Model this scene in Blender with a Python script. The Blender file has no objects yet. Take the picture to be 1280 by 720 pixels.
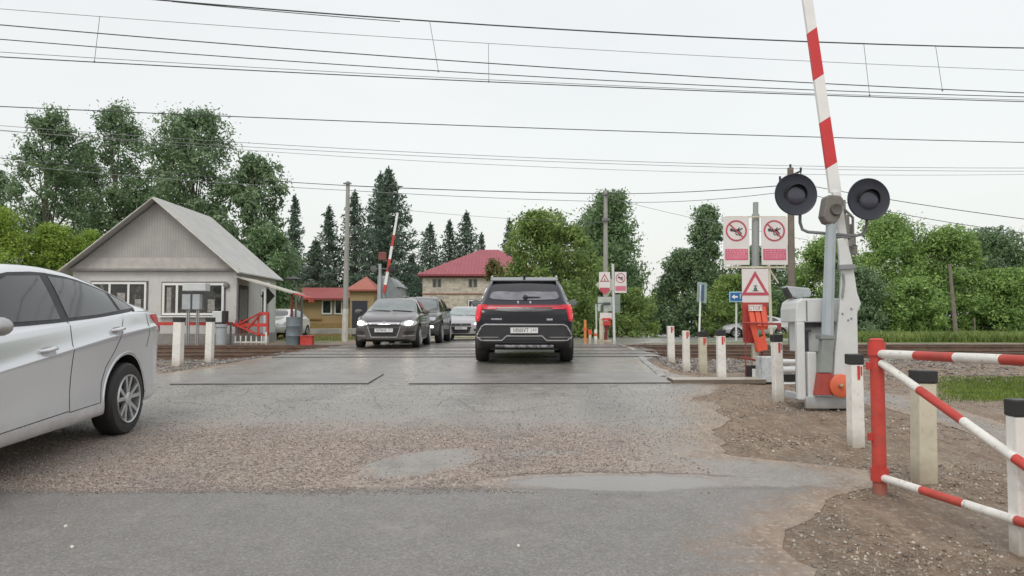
import bpy, bmesh, math, random
import numpy as np
from mathutils import Vector, Matrix
from mathutils.bvhtree import BVHTree
random.seed(7); rng = np.random.default_rng(7)
PI = math.pi
scene = bpy.context.scene
COL = scene.collection
R = math.radians

# ------------------------------------------------------------------ camera
EYE = 1.35; F = 924.0; TILT = math.atan(45/F)
cam_d = bpy.data.cameras.new('camera'); cam = bpy.data.objects.new('camera', cam_d); COL.objects.link(cam)
cam.location = (0, 0, EYE); cam.rotation_euler = (PI/2 + TILT, 0, 0)
cam_d.sensor_width = 36; cam_d.lens = 36*F/1280; cam_d.clip_end = 2000
scene.camera = cam
CT, ST = math.cos(TILT), math.sin(TILT)
def ray(px, py):
    dx = (px-640)/F; dz = (360-py)/F
    return Vector((dx, CT - dz*ST, ST + dz*CT))
def P(px, py, Y):                       # the world point seen at photo position px,py at distance Y
    r = ray(px, py); s = Y/r.y
    return Vector((r.x*s, Y, EYE + r.z*s))

# ------------------------------------------------------------------ terrain height
def interp(tab, v):
    if v <= tab[0][0]: return tab[0][1]
    for (a, b), (c, d) in zip(tab, tab[1:]):
        if v <= c: return b + (d-b)*(v-a)/(c-a)
    return tab[-1][1]
_T = [(-60,0),(0,.03),(3,.11),(4.1,.155),(5.4,.22),(6.6,.29),(9,.40),(11,.47),(14,.58),(17,.66),(24,.68),(34,.66),(45,.5),(60,.3),(90,0.05),(150,-.1),(900,-.3)]
_ys = np.linspace(-60, 900, 9601); _zs = np.interp(_ys, [a for a,_ in _T], [b for _,b in _T])
_k = np.hanning(13); _k /= _k.sum(); _zs = np.convolve(np.pad(_zs, 6, mode='edge'), _k, mode='valid')
ROAD_R = [(-6,1.3),(3.0,1.4),(4.2,1.6),(4.9,1.95),(5.3,2.65),(5.7,2.6),(6.1,1.9),(7,1.95),(8,2.2),(9,2.5),(10.4,3.0),(12.0,3.1),(12.7,2.75),(14,2.7),(16,3.0),(18,3.3),(24,3.7),(27,5),(29,9),(31,14),(36,16),(44,14.5),(60,17),(80,20),(100,23.5),(166,38),(260,60)]
ROAD_L = [(-6,-30),(8.6,-30),(10,-16),(11.5,-7.2),(12.4,-5.8),(14.5,-5.4),(24,-5.2),(34,-5.0),(39,-3.8),(46,1),(60,10),(80,15.5),(100,19.5),(166,34),(260,56)]
def sm(a, b, v):
    t = min(1, max(0, (v-a)/(b-a))); return t*t*(3-2*t)
def wob(x, y):
    return (math.sin(x*1.7+y*.9)+math.sin(x*.8-y*2.1+1)+math.sin(x*3.9+y*3.1+2)*.5+math.sin(x*7.3-y*5.7)*.3)/2.8
def gbase(y): return float(np.interp(y, _ys, _zs))
def g(x, y):
    z = gbase(y)
    rr = interp(ROAD_R, y); rl = interp(ROAD_L, y)
    out = max(x-rr, rl-x)
    if out > 0:
        z += (.018*wob(x*1.5, y*1.5)+.012*wob(x*4.3+2, y*4.3))*sm(0, .6, out)
        z -= .012*sm(.1, .7, out)
        if 14 < y < 26: z -= .13*sm(0, .9, out)*sm(15.2, 16.4, y)*(1-sm(24.4, 25.4, y))
        if y < 14.5 and x > 0: z -= .16*sm(1.5, 4.5, out)*sm(5, 8, y)*(1-sm(12.6, 14.5, y))
    return z
def G(px, py):                          # the point of the ground seen at photo position px,py
    r = ray(px, py); s = 1.5; o = Vector((0,0,EYE))
    while s < 400:
        p = o + r*s
        if p.z <= g(p.x, p.y): break
        s *= 1.004
    return Vector((p.x, p.y, g(p.x, p.y)))
def onz(x, y): return Vector((x, y, g(x, y)))

# ------------------------------------------------------------------ materials
def nt(name):
    m = bpy.data.materials.new(name); m.use_nodes = True
    t = m.node_tree; b = t.nodes['Principled BSDF']
    return m, t, b
def N(t, typ, **kw):
    n = t.nodes.new(typ)
    for k, v in kw.items():
        if k in n.inputs.keys(): n.inputs[k].default_value = v
        else: setattr(n, k, v)
    return n
def noise(t, scale, detail=4, rough=.6, coord=None, vec=None):
    n = N(t, 'ShaderNodeTexNoise', Scale=scale, Detail=detail, Roughness=rough)
    if vec is None:
        c = coord or N(t, 'ShaderNodeTexCoord').outputs['Object']
    else: c = vec
    t.links.new(c, n.inputs['Vector']); return n.outputs['Fac']
def ramp(t, fac, stops):
    r = t.nodes.new('ShaderNodeValToRGB'); e = r.color_ramp.elements
    while len(e) < len(stops): e.new(.5)
    for el, (p, c) in zip(e, stops):
        el.position = p; el.color = (*c, 1) if len(c) == 3 else c
    t.links.new(fac, r.inputs['Fac']); return r.outputs['Color']
def mixc(t, fac, a, b, mode='MIX'):
    m = t.nodes.new('ShaderNodeMix'); m.data_type = 'RGBA'; m.blend_type = mode
    for sock, v in ((m.inputs['Factor'], fac), (m.inputs['A'], a), (m.inputs['B'], b)): pass
    def s(i, v):
        if isinstance(v, (int, float)): m.inputs[i].default_value = v
        elif isinstance(v, tuple): m.inputs[i].default_value = (*v, 1) if len(v) == 3 else v
        else: t.links.new(v, m.inputs[i])
    s(0, fac); s(6, a); s(7, b); return m.outputs[2]
def math_(t, op, a, b=None, c=None, clamp=False):
    m = t.nodes.new('ShaderNodeMath'); m.operation = op; m.use_clamp = clamp
    for i, v in enumerate((a, b, c)):
        if v is None: continue
        if isinstance(v, (int, float)): m.inputs[i].default_value = v
        else: t.links.new(v, m.inputs[i])
    return m.outputs[0]
def sstep(t, v, a, b):
    m = t.nodes.new('ShaderNodeMapRange'); m.interpolation_type = 'SMOOTHSTEP'; m.clamp = True
    m.inputs['From Min'].default_value = a; m.inputs['From Max'].default_value = b
    t.links.new(v, m.inputs['Value']); return m.outputs[0]
def bump(t, b, h, strength=.3, dist=.01):
    n = N(t, 'ShaderNodeBump', Strength=strength, Distance=dist); t.links.new(h, n.inputs['Height'])
    t.links.new(n.outputs[0], b.inputs['Normal']); return n
def mat(name, col, rough=.5, metal=0, var=.18, vs=4, bmp=0, bs=60, coat=0, emis=None, estr=0, dirt=None, spec=.5, rust=None):
    m, t, b = nt(name)
    c1 = tuple(max(0, c*(1-var)) for c in col); c2 = tuple(min(1, c*(1+var)) for c in col)
    f = noise(t, vs, 6, .65)
    c = ramp(t, f, [(.3, c1), (.7, c2)])
    if rust:
        f2 = noise(t, vs*3.1, 8, .75)
        c = mixc(t, sstep(t, f2, rust[1], rust[1]+.06), c, rust[0])
    if dirt:                            # (colour, height of the splash zone): mud near the foot of the object
        tc = N(t, 'ShaderNodeTexCoord'); sp = N(t, 'ShaderNodeSeparateXYZ'); t.links.new(tc.outputs['Object'], sp.inputs[0])
        hgt = math_(t, 'ADD', sp.outputs['Z'], math_(t, 'MULTIPLY', noise(t, 9, 5), dirt[1]*.9))
        k = sstep(t, hgt, dirt[1]*1.6, dirt[1]*.25)
        c = mixc(t, math_(t, 'MULTIPLY', k, .75), c, dirt[0])
        streak = noise(t, 14, 4, .7)
        c = mixc(t, math_(t, 'MULTIPLY', sstep(t, streak, .5, .75), .35), c, dirt[0])
    t.links.new(c, b.inputs['Base Color'])
    b.inputs['Roughness'].default_value = rough; b.inputs['Metallic'].default_value = metal
    b.inputs['Coat Weight'].default_value = coat; b.inputs['Coat Roughness'].default_value = .04
    b.inputs['Specular IOR Level'].default_value = spec
    if rough > .12 and metal < .9:
        rr = ramp(t, noise(t, vs*2, 4), [(.3, (max(.02, rough*.8),)*3), (.7, (min(1, rough*1.2),)*3)])
        t.links.new(rr, b.inputs['Roughness'])
    if bmp: bump(t, b, noise(t, bs, 5, .7), bmp, .02)
    if emis: b.inputs['Emission Color'].default_value = (*emis, 1); b.inputs['Emission Strength'].default_value = estr
    return m
def leafmat(name, dark, light, hue=None):
    m, t, b = nt(name)
    ge = N(t, 'ShaderNodeNewGeometry')
    r = ge.outputs['Random Per Island']
    f = noise(t, .55, 3, .6)
    k = math_(t, 'ADD', math_(t, 'MULTIPLY', r, .5), math_(t, 'MULTIPLY', f, .75))
    c = ramp(t, k, [(.25, dark), (.62, tuple((a+b_)/2 for a, b_ in zip(dark, light))), (.95, light)])
    t.links.new(c, b.inputs['Base Color']); b.inputs['Roughness'].default_value = .55
    tr = N(t, 'ShaderNodeBsdfTranslucent'); t.links.new(c, tr.inputs['Color'])
    mx = N(t, 'ShaderNodeMixShader'); mx.inputs[0].default_value = .35
    t.links.new(b.outputs[0], mx.inputs[1]); t.links.new(tr.outputs[0], mx.inputs[2])
    t.links.new(mx.outputs[0], t.nodes['Material Output'].inputs['Surface'])
    return m

# ------------------------------------------------------------------ mesh builder
class MB:
    def __init__(s): s.v = []; s.f = []; s.m = []; s.mi = 0
    def add(s, vs, fs, mi=None):
        o = len(s.v); s.v += [tuple(v) for v in vs]
        for f in fs: s.f.append(tuple(i+o for i in f)); s.m.append(s.mi if mi is None else mi)
    def box(s, c, size, rot=None, mi=None):
        x, y, z = size[0]/2, size[1]/2, size[2]/2
        vs = [Vector((a*x, b*y, d*z)) for a in (-1,1) for b in (-1,1) for d in (-1,1)]
        if rot is not None: vs = [rot @ v for v in vs]
        c = Vector(c); vs = [v+c for v in vs]
        s.add(vs, [(0,1,3,2),(4,6,7,5),(0,4,5,1),(2,3,7,6),(0,2,6,4),(1,5,7,3)], mi)
    def box2(s, a, b, mi=None):
        s.box([(a[i]+b[i])/2 for i in range(3)], [abs(b[i]-a[i]) for i in range(3)], None, mi)
    def frame(s, d):
        d = Vector(d).normalized(); u = d.cross(Vector((0,0,1)))
        if u.length < 1e-3: u = Vector((1,0,0))
        u.normalize(); return u, u.cross(d).normalized()
    def tube(s, pts, r, n=8, cap=True, mi=None):
        pts = [Vector(p) for p in pts]; rs = r if isinstance(r, (list, tuple)) else [r]*len(pts)
        vs = []; fs = []; u0 = None
        for i, p in enumerate(pts):
            d = (pts[min(i+1, len(pts)-1)] - pts[max(i-1, 0)])
            u, w = s.frame(d)
            if u0 is not None and u.dot(u0) < 0: u, w = -u, -w
            u0 = u
            for k in range(n):
                a = 2*PI*(k+.5)/n; vs.append(p + (u*math.cos(a)+w*math.sin(a))*rs[i])
        for i in range(len(pts)-1):
            for k in range(n):
                k2 = (k+1) % n; fs.append((i*n+k, i*n+k2, (i+1)*n+k2, (i+1)*n+k))
        if cap: fs.append(tuple(range(n-1, -1, -1))); fs.append(tuple((len(pts)-1)*n+k for k in range(n)))
        s.add(vs, fs, mi)
    def bar(s, a, b, w, h, mi=None, up=(0,0,1)):      # rectangular bar from a to b
        a = Vector(a); b = Vector(b); d = (b-a).normalized(); u = d.cross(Vector(up))
        if u.length < 1e-3: u = d.cross(Vector((0,1,0)))
        u.normalize(); v = u.cross(d).normalized()
        vs = [p + u*(i*w/2) + v*(j*h/2) for p in (a, b) for i, j in ((-1,-1),(1,-1),(1,1),(-1,1))]
        s.add(vs, [(3,2,1,0),(4,5,6,7),(0,1,5,4),(1,2,6,5),(2,3,7,6),(3,0,4,7)], mi)
    def lathe(s, prof, c, axis, n=24, mi=None, cap=True):        # prof: (radius, along axis)
        axis = Vector(axis).normalized(); u, w = s.frame(axis); c = Vector(c); vs = []; fs = []
        for r, h in prof:
            for k in range(n):
                a = 2*PI*k/n; vs.append(c + axis*h + (u*math.cos(a)+w*math.sin(a))*r)
        for i in range(len(prof)-1):
            for k in range(n):
                k2 = (k+1) % n; fs.append((i*n+k, i*n+k2, (i+1)*n+k2, (i+1)*n+k))
        if cap and prof[0][0] > 1e-4: fs.append(tuple(range(n-1, -1, -1)))
        if cap and prof[-1][0] > 1e-4: fs.append(tuple((len(prof)-1)*n+k for k in range(n)))
        s.add(vs, fs, mi)
    def prism(s, poly, d, mi=None):                    # extrude a planar polygon (3-D points) by vector d
        n = len(poly); poly = [Vector(p) for p in poly]; d = Vector(d)
        vs = poly + [p+d for p in poly]
        fs = [tuple(range(n-1, -1, -1)), tuple(range(n, 2*n))] + [(i, (i+1) % n, n+(i+1) % n, n+i) for i in range(n)]
        s.add(vs, fs, mi)
    def build(s, name, mats, parent=None, smooth=False, bevel=0, origin=None):
        me = bpy.data.meshes.new(name)
        vs = s.v
        if origin is not None: o = Vector(origin); vs = [tuple(Vector(v)-o) for v in vs]
        me.from_pydata(vs, [], s.f); me.validate()
        mats = mats if isinstance(mats, (list, tuple)) else [mats]
        for m in mats: me.materials.append(m)
        if len(mats) > 1: me.polygons.foreach_set('material_index', s.m)
        ob = link(name, me, parent)
        if origin is not None: ob.location = origin
        fixn(me)
        if smooth: smooth_by_angle(me)
        if bevel:
            b = ob.modifiers.new('bevel', 'BEVEL'); b.width = bevel; b.segments = 2; b.limit_method = 'ANGLE'; b.angle_limit = R(40)
        return ob
def fixn(me):
    bm = bmesh.new(); bm.from_mesh(me); bmesh.ops.recalc_face_normals(bm, faces=bm.faces[:]); bm.to_mesh(me); bm.free()
def smooth_by_angle(me, ang=40):
    bm = bmesh.new(); bm.from_mesh(me)
    for f in bm.faces: f.smooth = True
    for e in bm.edges:
        if len(e.link_faces) == 2 and e.calc_face_angle(0) > R(ang): e.smooth = False
    bm.to_mesh(me); bm.free()
def link(name, me, parent=None):
    ob = bpy.data.objects.new(name, me); COL.objects.link(ob)
    if parent is not None: ob.parent = parent
    return ob
def thing(name, label, cat, loc=(0,0,0), rz=0, group=None):
    o = bpy.data.objects.new(name, None); COL.objects.link(o); o.location = loc; o.rotation_euler = (0,0,rz)
    o.empty_display_size = .2
    return tag(o, label, cat, group)
def tag(o, label, cat, group=None):
    o['label'] = label; o['category'] = cat
    if group: o['group'] = group
    return o
def struct(o): o['kind'] = 'structure'; return o
def stuff(o): o['kind'] = 'stuff'; return o
def dup(root, loc, rz=None, label=None, scale=None):
    r = root.copy(); COL.objects.link(r); r.location = loc
    if rz is not None: r.rotation_euler = (0, 0, rz)
    if scale: r.scale = scale
    if label: r['label'] = label
    for ch in list(root.children):
        c = ch.copy(); COL.objects.link(c); c.parent = r
        for gch in ch.children:
            d = gch.copy(); COL.objects.link(d); d.parent = c
    return r
def text(s, size, m, parent, loc, rot, name='lettering', sx=1, extr=.0015, bold=0):
    cu = bpy.data.curves.new(name, 'FONT'); cu.body = s; cu.size = size; cu.align_x = 'CENTER'; cu.align_y = 'CENTER'
    cu.extrude = extr; cu.offset = bold; cu.resolution_u = 2
    tmp = bpy.data.objects.new('tmp', cu); COL.objects.link(tmp)
    bpy.context.view_layer.update()
    dg = bpy.context.evaluated_depsgraph_get(); me = bpy.data.meshes.new_from_object(tmp.evaluated_get(dg))
    bpy.data.objects.remove(tmp); bpy.data.curves.remove(cu)
    me.name = name; me.materials.clear(); me.materials.append(m)
    ob = link(name, me, parent); ob.location = loc; ob.rotation_euler = rot; ob.scale = (sx, 1, 1); return ob

WHITE = mat('white paint', (.78,.77,.73), .45, var=.08, dirt=((.30,.25,.19), .16), bmp=.05)
WHITE_CLEAN = mat('white enamel', (.8,.8,.79), .35, var=.05)
CREAM = mat('aged cream paint', (.60,.56,.44), .5, var=.12, dirt=((.30,.25,.18), .2), bmp=.05)
BLACKP = mat('black paint', (.025,.025,.027), .45, var=.3)
REDP = mat('red enamel paint', (.52,.05,.04), .45, var=.25, rust=((.36,.14,.09), .60), bmp=.04)
ORNG = mat('orange red enamel', (.68,.10,.05), .4, var=.12, rust=((.35,.13,.08), .68))
GREYP = mat('light grey paint', (.42,.45,.47), .4, metal=.1, var=.1, rust=((.30,.27,.22), .68), dirt=((.22,.19,.15), .12))
GREYL = mat('pale grey paint', (.60,.62,.62), .4, var=.07, rust=((.38,.34,.28), .70))
GREYD = mat('dark grey paint', (.16,.17,.18), .45, var=.2)
STEEL = mat('galvanised steel', (.42,.43,.44), .4, metal=.7, var=.15)
RUBBER = mat('black rubber', (.02,.02,.022), .7, var=.2, bmp=.1)
CONC = mat('weathered concrete', (.36,.35,.32), .8, var=.2, vs=3, bmp=.3, bs=40)
# ------------------------------------------------------------------ sky and light
w = bpy.data.worlds.new('World'); scene.world = w; w.use_nodes = True
t = w.node_tree; bg = t.nodes['Background']; out = t.nodes['World Output']
sky = N(t, 'ShaderNodeTexSky'); sky.sky_type = 'NISHITA'; sky.sun_disc = False
SUN_EL, SUN_ROT = R(52), R(200)
sky.sun_elevation = SUN_EL; sky.sun_rotation = SUN_ROT; sky.air_density = 1.5; sky.dust_density = 4
t.links.new(sky.outputs[0], bg.inputs['Color']); bg.inputs['Strength'].default_value = .035
bg2 = N(t, 'ShaderNodeBackground')
tc = N(t, 'ShaderNodeTexCoord'); sp = N(t, 'ShaderNodeSeparateXYZ'); t.links.new(tc.outputs['Generated'], sp.inputs[0])
mp = N(t, 'ShaderNodeMapping'); mp.inputs['Scale'].default_value = (1, 1, 2.6); t.links.new(tc.outputs['Generated'], mp.inputs[0])
cl = noise(t, 1.6, 5, .55, vec=mp.outputs[0])
hz = ramp(t, sp.outputs['Z'], [(.0, (.775,.785,.765)), (.25, (.80,.80,.775)), (1, (.86,.855,.84))])
cc = mixc(t, 1, hz, ramp(t, cl, [(.3, (.94,.945,.95)), (.7, (1.03,1.03,1.03))]), 'MULTIPLY')
t.links.new(cc, bg2.inputs['Color']); bg2.inputs['Strength'].default_value = 1.0
ad = N(t, 'ShaderNodeAddShader'); t.links.new(bg.outputs[0], ad.inputs[0]); t.links.new(bg2.outputs[0], ad.inputs[1])
t.links.new(ad.outputs[0], out.inputs['Surface'])
sl = bpy.data.lights.new('sun', 'SUN'); sl.energy = 1.0; sl.angle = R(25); sl.color = (1, .97, .93)
so = bpy.data.objects.new('sun', sl); COL.objects.link(so)
# Nishita sun at rotation r stands in direction (sin r, cos r)
dirv = Vector((math.sin(SUN_ROT)*math.cos(SUN_EL), math.cos(SUN_ROT)*math.cos(SUN_EL), math.sin(SUN_EL)))
so.rotation_euler = dirv.to_track_quat('Z', 'Y').to_euler()
scene.view_settings.view_transform = 'Standard'; scene.view_settings.look = 'None'
scene.view_settings.exposure = 0; scene.view_settings.gamma = 1

# ------------------------------------------------------------------ ground
def grid(xs, ys, zf):
    X = len(xs); vs = []; fs = []
    for y in ys:
        for x in xs: vs.append((x, y, zf(x, y)))
    for j in range(len(ys)-1):
        for i in range(X-1):
            a = j*X+i; fs.append((a, a+1, a+1+X, a+X))
    return vs, fs
xs = [-900,-400,-200,-120,-80,-60,-48,-40,-34,-30,-26] + list(np.arange(-23,-7,.8)) + list(np.arange(-7,9,.2)) + list(np.arange(9,24,.6)) + [25,27,30,34,40,48,60,80,120,200,400,900]
ys = [-60,-20,-8] + list(np.arange(-3,26.5,.2)) + list(np.arange(27,46,1.)) + [48,52,56,60,66,72,80,90,105,120,150,200,300,450,700,900]
mb = MB(); mb.add(*grid(xs, ys, lambda x, y: g(x, y)))
def soil_nodes(t, ob_):
    f1 = noise(t, .9, 6, .7, vec=ob_); f2 = noise(t, 9, 8, .8, vec=ob_); f3 = noise(t, 55, 5, .85, vec=ob_)
    mp_ = N(t, 'ShaderNodeMapping'); mp_.inputs['Scale'].default_value = (3.2, .9, 1); mp_.inputs['Rotation'].default_value = (0, 0, -.5); t.links.new(ob_, mp_.inputs[0])
    f4 = noise(t, 2.2, 7, .75, vec=mp_.outputs[0])
    soil = ramp(t, f2, [(.3, (.13,.088,.06)), (.5, (.27,.19,.132)), (.7, (.44,.34,.245))])
    soil = mixc(t, .55, soil, ramp(t, f4, [(.35, (.14,.098,.07)), (.52, (.275,.20,.142)), (.66, (.46,.36,.26))]))
    soil = mixc(t, math_(t, 'MULTIPLY', sstep(t, f3, .56, .7), .5), soil, (.42,.36,.29))
    soil = mixc(t, math_(t, 'MULTIPLY', sstep(t, f3, .44, .34), .6), soil, (.075,.055,.042))
    soil = mixc(t, math_(t, 'MULTIPLY', sstep(t, f1, .56, .68), .4), soil, (.25,.235,.215))
    vo = N(t, 'ShaderNodeTexVoronoi', Scale=45); t.links.new(ob_, vo.inputs['Vector'])
    sc_ = N(t, 'ShaderNodeSeparateColor'); t.links.new(vo.outputs['Color'], sc_.inputs[0])
    soil = mixc(t, math_(t, 'MULTIPLY', sstep(t, sc_.outputs[0], .86, .9), .45), soil, (.48,.43,.37))
    return soil, f1, f2, f3, vo
m, t, b = nt('soil and gravel')
tc = N(t, 'ShaderNodeTexCoord'); ob_ = tc.outputs['Object']; sp = N(t, 'ShaderNodeSeparateXYZ'); t.links.new(ob_, sp.inputs[0])
X_, Y_ = sp.outputs['X'], sp.outputs['Y']
soil, f1, f2, f3, vo = soil_nodes(t, ob_)
# ballast along the tracks: greyer, darker
bal = ramp(t, f3, [(.3, (.085,.078,.072)), (.7, (.25,.23,.21))])
wy = math_(t, 'ADD', Y_, math_(t, 'MULTIPLY', f1, 1.2))
kb = math_(t, 'MULTIPLY', sstep(t, wy, 14.5, 16.2), sstep(t, wy, 27.0, 25.5))
soil = mixc(t, kb, soil, bal)
gr = ramp(t, f2, [(.3, (.045,.085,.018)), (.7, (.17,.24,.05))])
kg = math_(t, 'MULTIPLY', sstep(t, wy, 26.8, 28), 1.0)
kg2 = sstep(t, math_(t, 'ADD', X_, math_(t, 'MULTIPLY', f1, 6)), 6, 9)
kgl = sstep(t, X_, -6.2, -7.5)
kfar = sstep(t, Y_, 44, 50)
kg3 = math_(t, 'MULTIPLY', kg, math_(t, 'MAXIMUM', math_(t, 'MAXIMUM', kg2, math_(t, 'MULTIPLY', kgl, sstep(t, f1, .42, .52))), kfar))
soil = mixc(t, kg3, soil, gr)
t.links.new(soil, b.inputs['Base Color']); b.inputs['Roughness'].default_value = .75
t.links.new(ramp(t, f1, [(.4, (.45,)*3), (.6, (.85,)*3)]), b.inputs['Roughness'])
hh = math_(t, 'ADD', f2, math_(t, 'ADD', math_(t, 'MULTIPLY', f3, .5), math_(t, 'MULTIPLY', vo.outputs['Distance'], .5)))
bump(t, b, hh, .9, .035)
struct(mb.build('ground', m, smooth=True))

# road: one sheet with its own ragged edges
def jag(y, s): return .09*math.sin(y*2.3+s)+.05*math.sin(y*6.1+s*2)+.022*math.sin(y*17+s*3+math.sin(y*7))+.012*math.sin(y*37+s)
ysr = list(np.arange(-6, 26, .1)) + list(np.arange(26, 60, .6)) + list(np.arange(60, 261, 4.))
mb = MB(); vs = []; fs = []; rims = []; NC = 70
for j, y in enumerate(ysr):
    l = interp(ROAD_L, y) + (jag(y, 1) if y < 40 else 0); r_ = interp(ROAD_R, y) + (jag(y, 2.3) if y < 40 else 0)
    for i in range(NC+1):
        u = i/NC; x = l + (r_-l)*u
        if y < 9: x = r_ - (r_-l)*(1-u)**2.2
        edge = .010 if .003 < u < .975 else (.006 if .003 < u < .995 else -.012)
        z = gbase(y) + edge
        vs.append((x, y, z)); rims.append(min(r_-x, (x-l) if y > 11.2 else 9))
for j in range(len(ysr)-1):
    for i in range(NC): a = j*(NC+1)+i; fs.append((a, a+1, a+NC+2, a+NC+1))
mb.add(vs, fs)
m, t, b = nt('old wet asphalt')
tc = N(t, 'ShaderNodeTexCoord'); ob_ = tc.outputs['Object']; sp = N(t, 'ShaderNodeSeparateXYZ'); t.links.new(ob_, sp.inputs[0])
X_, Y_ = sp.outputs['X'], sp.outputs['Y']
big = noise(t, .7, 5, .6); med = noise(t, 4, 6, .7); fin = noise(t, 60, 5, .8); fin2 = noise(t, 22, 5, .8)
vo = N(t, 'ShaderNodeTexVoronoi', Scale=62); t.links.new(ob_, vo.inputs['Vector'])
vs_ = N(t, 'ShaderNodeSeparateColor'); t.links.new(vo.outputs['Color'], vs_.inputs[0])
vb = N(t, 'ShaderNodeTexVoronoi', Scale=52); t.links.new(ob_, vb.inputs['Vector'])
vbs = N(t, 'ShaderNodeSeparateColor'); t.links.new(vb.outputs['Color'], vbs.inputs[0])
grey = ramp(t, fin, [(.3, (.16,.152,.14)), (.7, (.35,.335,.305))])
grey = mixc(t, .45, grey, ramp(t, med, [(.35, (.17,.162,.148)), (.65, (.335,.318,.29))]))
grey = mixc(t, math_(t, 'MULTIPLY', sstep(t, vs_.outputs[1], .82, .9), .5), grey, (.36,.34,.31))
dark = ramp(t, fin, [(.3, (.125,.117,.11)), (.7, (.245,.23,.217))])
dark = mixc(t, .5, dark, ramp(t, med, [(.35, (.165,.156,.148)), (.65, (.265,.25,.238))]))
vd = N(t, 'ShaderNodeTexVoronoi', Scale=105); t.links.new(ob_, vd.inputs['Vector']); vds = N(t, 'ShaderNodeSeparateColor'); t.links.new(vd.outputs['Color'], vds.inputs[0])
dark = mixc(t, .35, dark, ramp(t, vds.outputs[0], [(0, (.09,.086,.082)), (.6, (.20,.19,.18)), (1, (.42,.40,.37))]))
grey = mixc(t, .3, grey, ramp(t, vds.outputs[0], [(0, (.11,.105,.095)), (.6, (.26,.248,.225)), (1, (.48,.45,.40))]))
tan = ramp(t, vbs.outputs[0], [(0, (.16,.12,.098)), (.35, (.26,.205,.17)), (.7, (.37,.30,.25)), (1, (.52,.45,.385))])
tan = mixc(t, .38, tan, ramp(t, fin2, [(.3, (.20,.155,.13)), (.72, (.40,.325,.27))]))
tan = mixc(t, math_(t, 'MULTIPLY', sstep(t, noise(t, 1.6, 3), .48, .62), .45), tan, (.30,.25,.245))
# aggregate exposed between the new strip in front and the worn asphalt behind
wob1 = math_(t, 'MULTIPLY', math_(t, 'SUBTRACT', med, .5), .55)
wob2 = math_(t, 'MULTIPLY', math_(t, 'SUBTRACT', big, .5), 2.2)
yy = math_(t, 'ADD', Y_, math_(t, 'ADD', wob1, math_(t, 'MULTIPLY', wob2, .6)))
kt = sstep(t, yy, 8.4, 6.6)
kt = math_(t, 'MULTIPLY', kt, sstep(t, math_(t, 'ADD', X_, math_(t, 'ADD', wob2, wob1)), 1.9, .7))
# an old grey patch in the middle of it
py_ = math_(t, 'SUBTRACT', Y_, 5.9); px_ = math_(t, 'SUBTRACT', math_(t, 'ADD', X_, .70), math_(t, 'MULTIPLY', py_, .5))
pd = math_(t, 'SQRT', math_(t, 'ADD', math_(t, 'POWER', math_(t, 'MULTIPLY', px_, 1.5), 2), math_(t, 'POWER', math_(t, 'MULTIPLY', py_, 1.2), 2)))
pd = math_(t, 'ADD', pd, math_(t, 'MULTIPLY', wob1, 2.2))
patch_k = sstep(t, pd, .62, .5)
px2 = math_(t, 'SUBTRACT', X_, .25); py2 = math_(t, 'SUBTRACT', Y_, 6.2)
pd2 = math_(t, 'SQRT', math_(t, 'ADD', math_(t, 'POWER', math_(t, 'MULTIPLY', px2, 2.0), 2), math_(t, 'POWER', math_(t, 'MULTIPLY', py2, 5), 2)))
patch_k = math_(t, 'MAXIMUM', patch_k, sstep(t, math_(t, 'ADD', pd2, math_(t, 'MULTIPLY', wob1, 2.5)), .7, .5))
kt = math_(t, 'MULTIPLY', kt, math_(t, 'SUBTRACT', 1, math_(t, 'MULTIPLY', patch_k, .85)))
fx = math_(t, 'MULTIPLY', sstep(t, X_, -4, 1), -.12)
yy2 = math_(t, 'ADD', Y_, math_(t, 'ADD', fx, math_(t, 'MULTIPLY', wob1, .45)))
kd = sstep(t, yy2, 5.09, 5.02)
base = mixc(t, kt, grey, tan)
# tyre tracks worn darker along the lanes
tx = math_(t, 'ABSOLUTE', math_(t, 'SUBTRACT', math_(t, 'ABSOLUTE', math_(t, 'SUBTRACT', X_, .3)), .8))
ktr = math_(t, 'MULTIPLY', sstep(t, math_(t, 'ADD', tx, math_(t, 'MULTIPLY', wob1, .5)), .42, .1), sstep(t, Y_, 6.6, 9))
base = mixc(t, math_(t, 'MULTIPLY', ktr, .5), base, (.15,.142,.132))
tx2 = math_(t, 'ABSOLUTE', math_(t, 'SUBTRACT', math_(t, 'ABSOLUTE', math_(t, 'ADD', X_, 3.3)), .8))
ktr2 = math_(t, 'MULTIPLY', sstep(t, math_(t, 'ADD', tx2, math_(t, 'MULTIPLY', wob1, .5)), .42, .1), sstep(t, Y_, 7.5, 9.5))
base = mixc(t, math_(t, 'MULTIPLY', ktr2, .4), base, (.15,.142,.132))
st = noise(t, 1.7, 7, .7)
base = mixc(t, math_(t, 'MULTIPLY', sstep(t, st, .54, .66), .4), base, (.13,.12,.11))
base = mixc(t, math_(t, 'MULTIPLY', sstep(t, st, .44, .34), .3), base, (.42,.39,.345))
dark = mixc(t, math_(t, 'MULTIPLY', sstep(t, noise(t, 1.1, 7, .75), .5, .64), .4), dark, (.14,.125,.12))
dark = mixc(t, math_(t, 'MULTIPLY', sstep(t, noise(t, 2.3, 7, .75), .55, .68), .35), dark, (.31,.29,.265))
base = mixc(t, kd, base, dark)
lip = math_(t, 'MULTIPLY', sstep(t, yy2, 4.98, 5.05), sstep(t, yy2, 5.13, 5.07))
base = mixc(t, math_(t, 'MULTIPLY', lip, .35), base, (.07,.065,.06))
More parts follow.
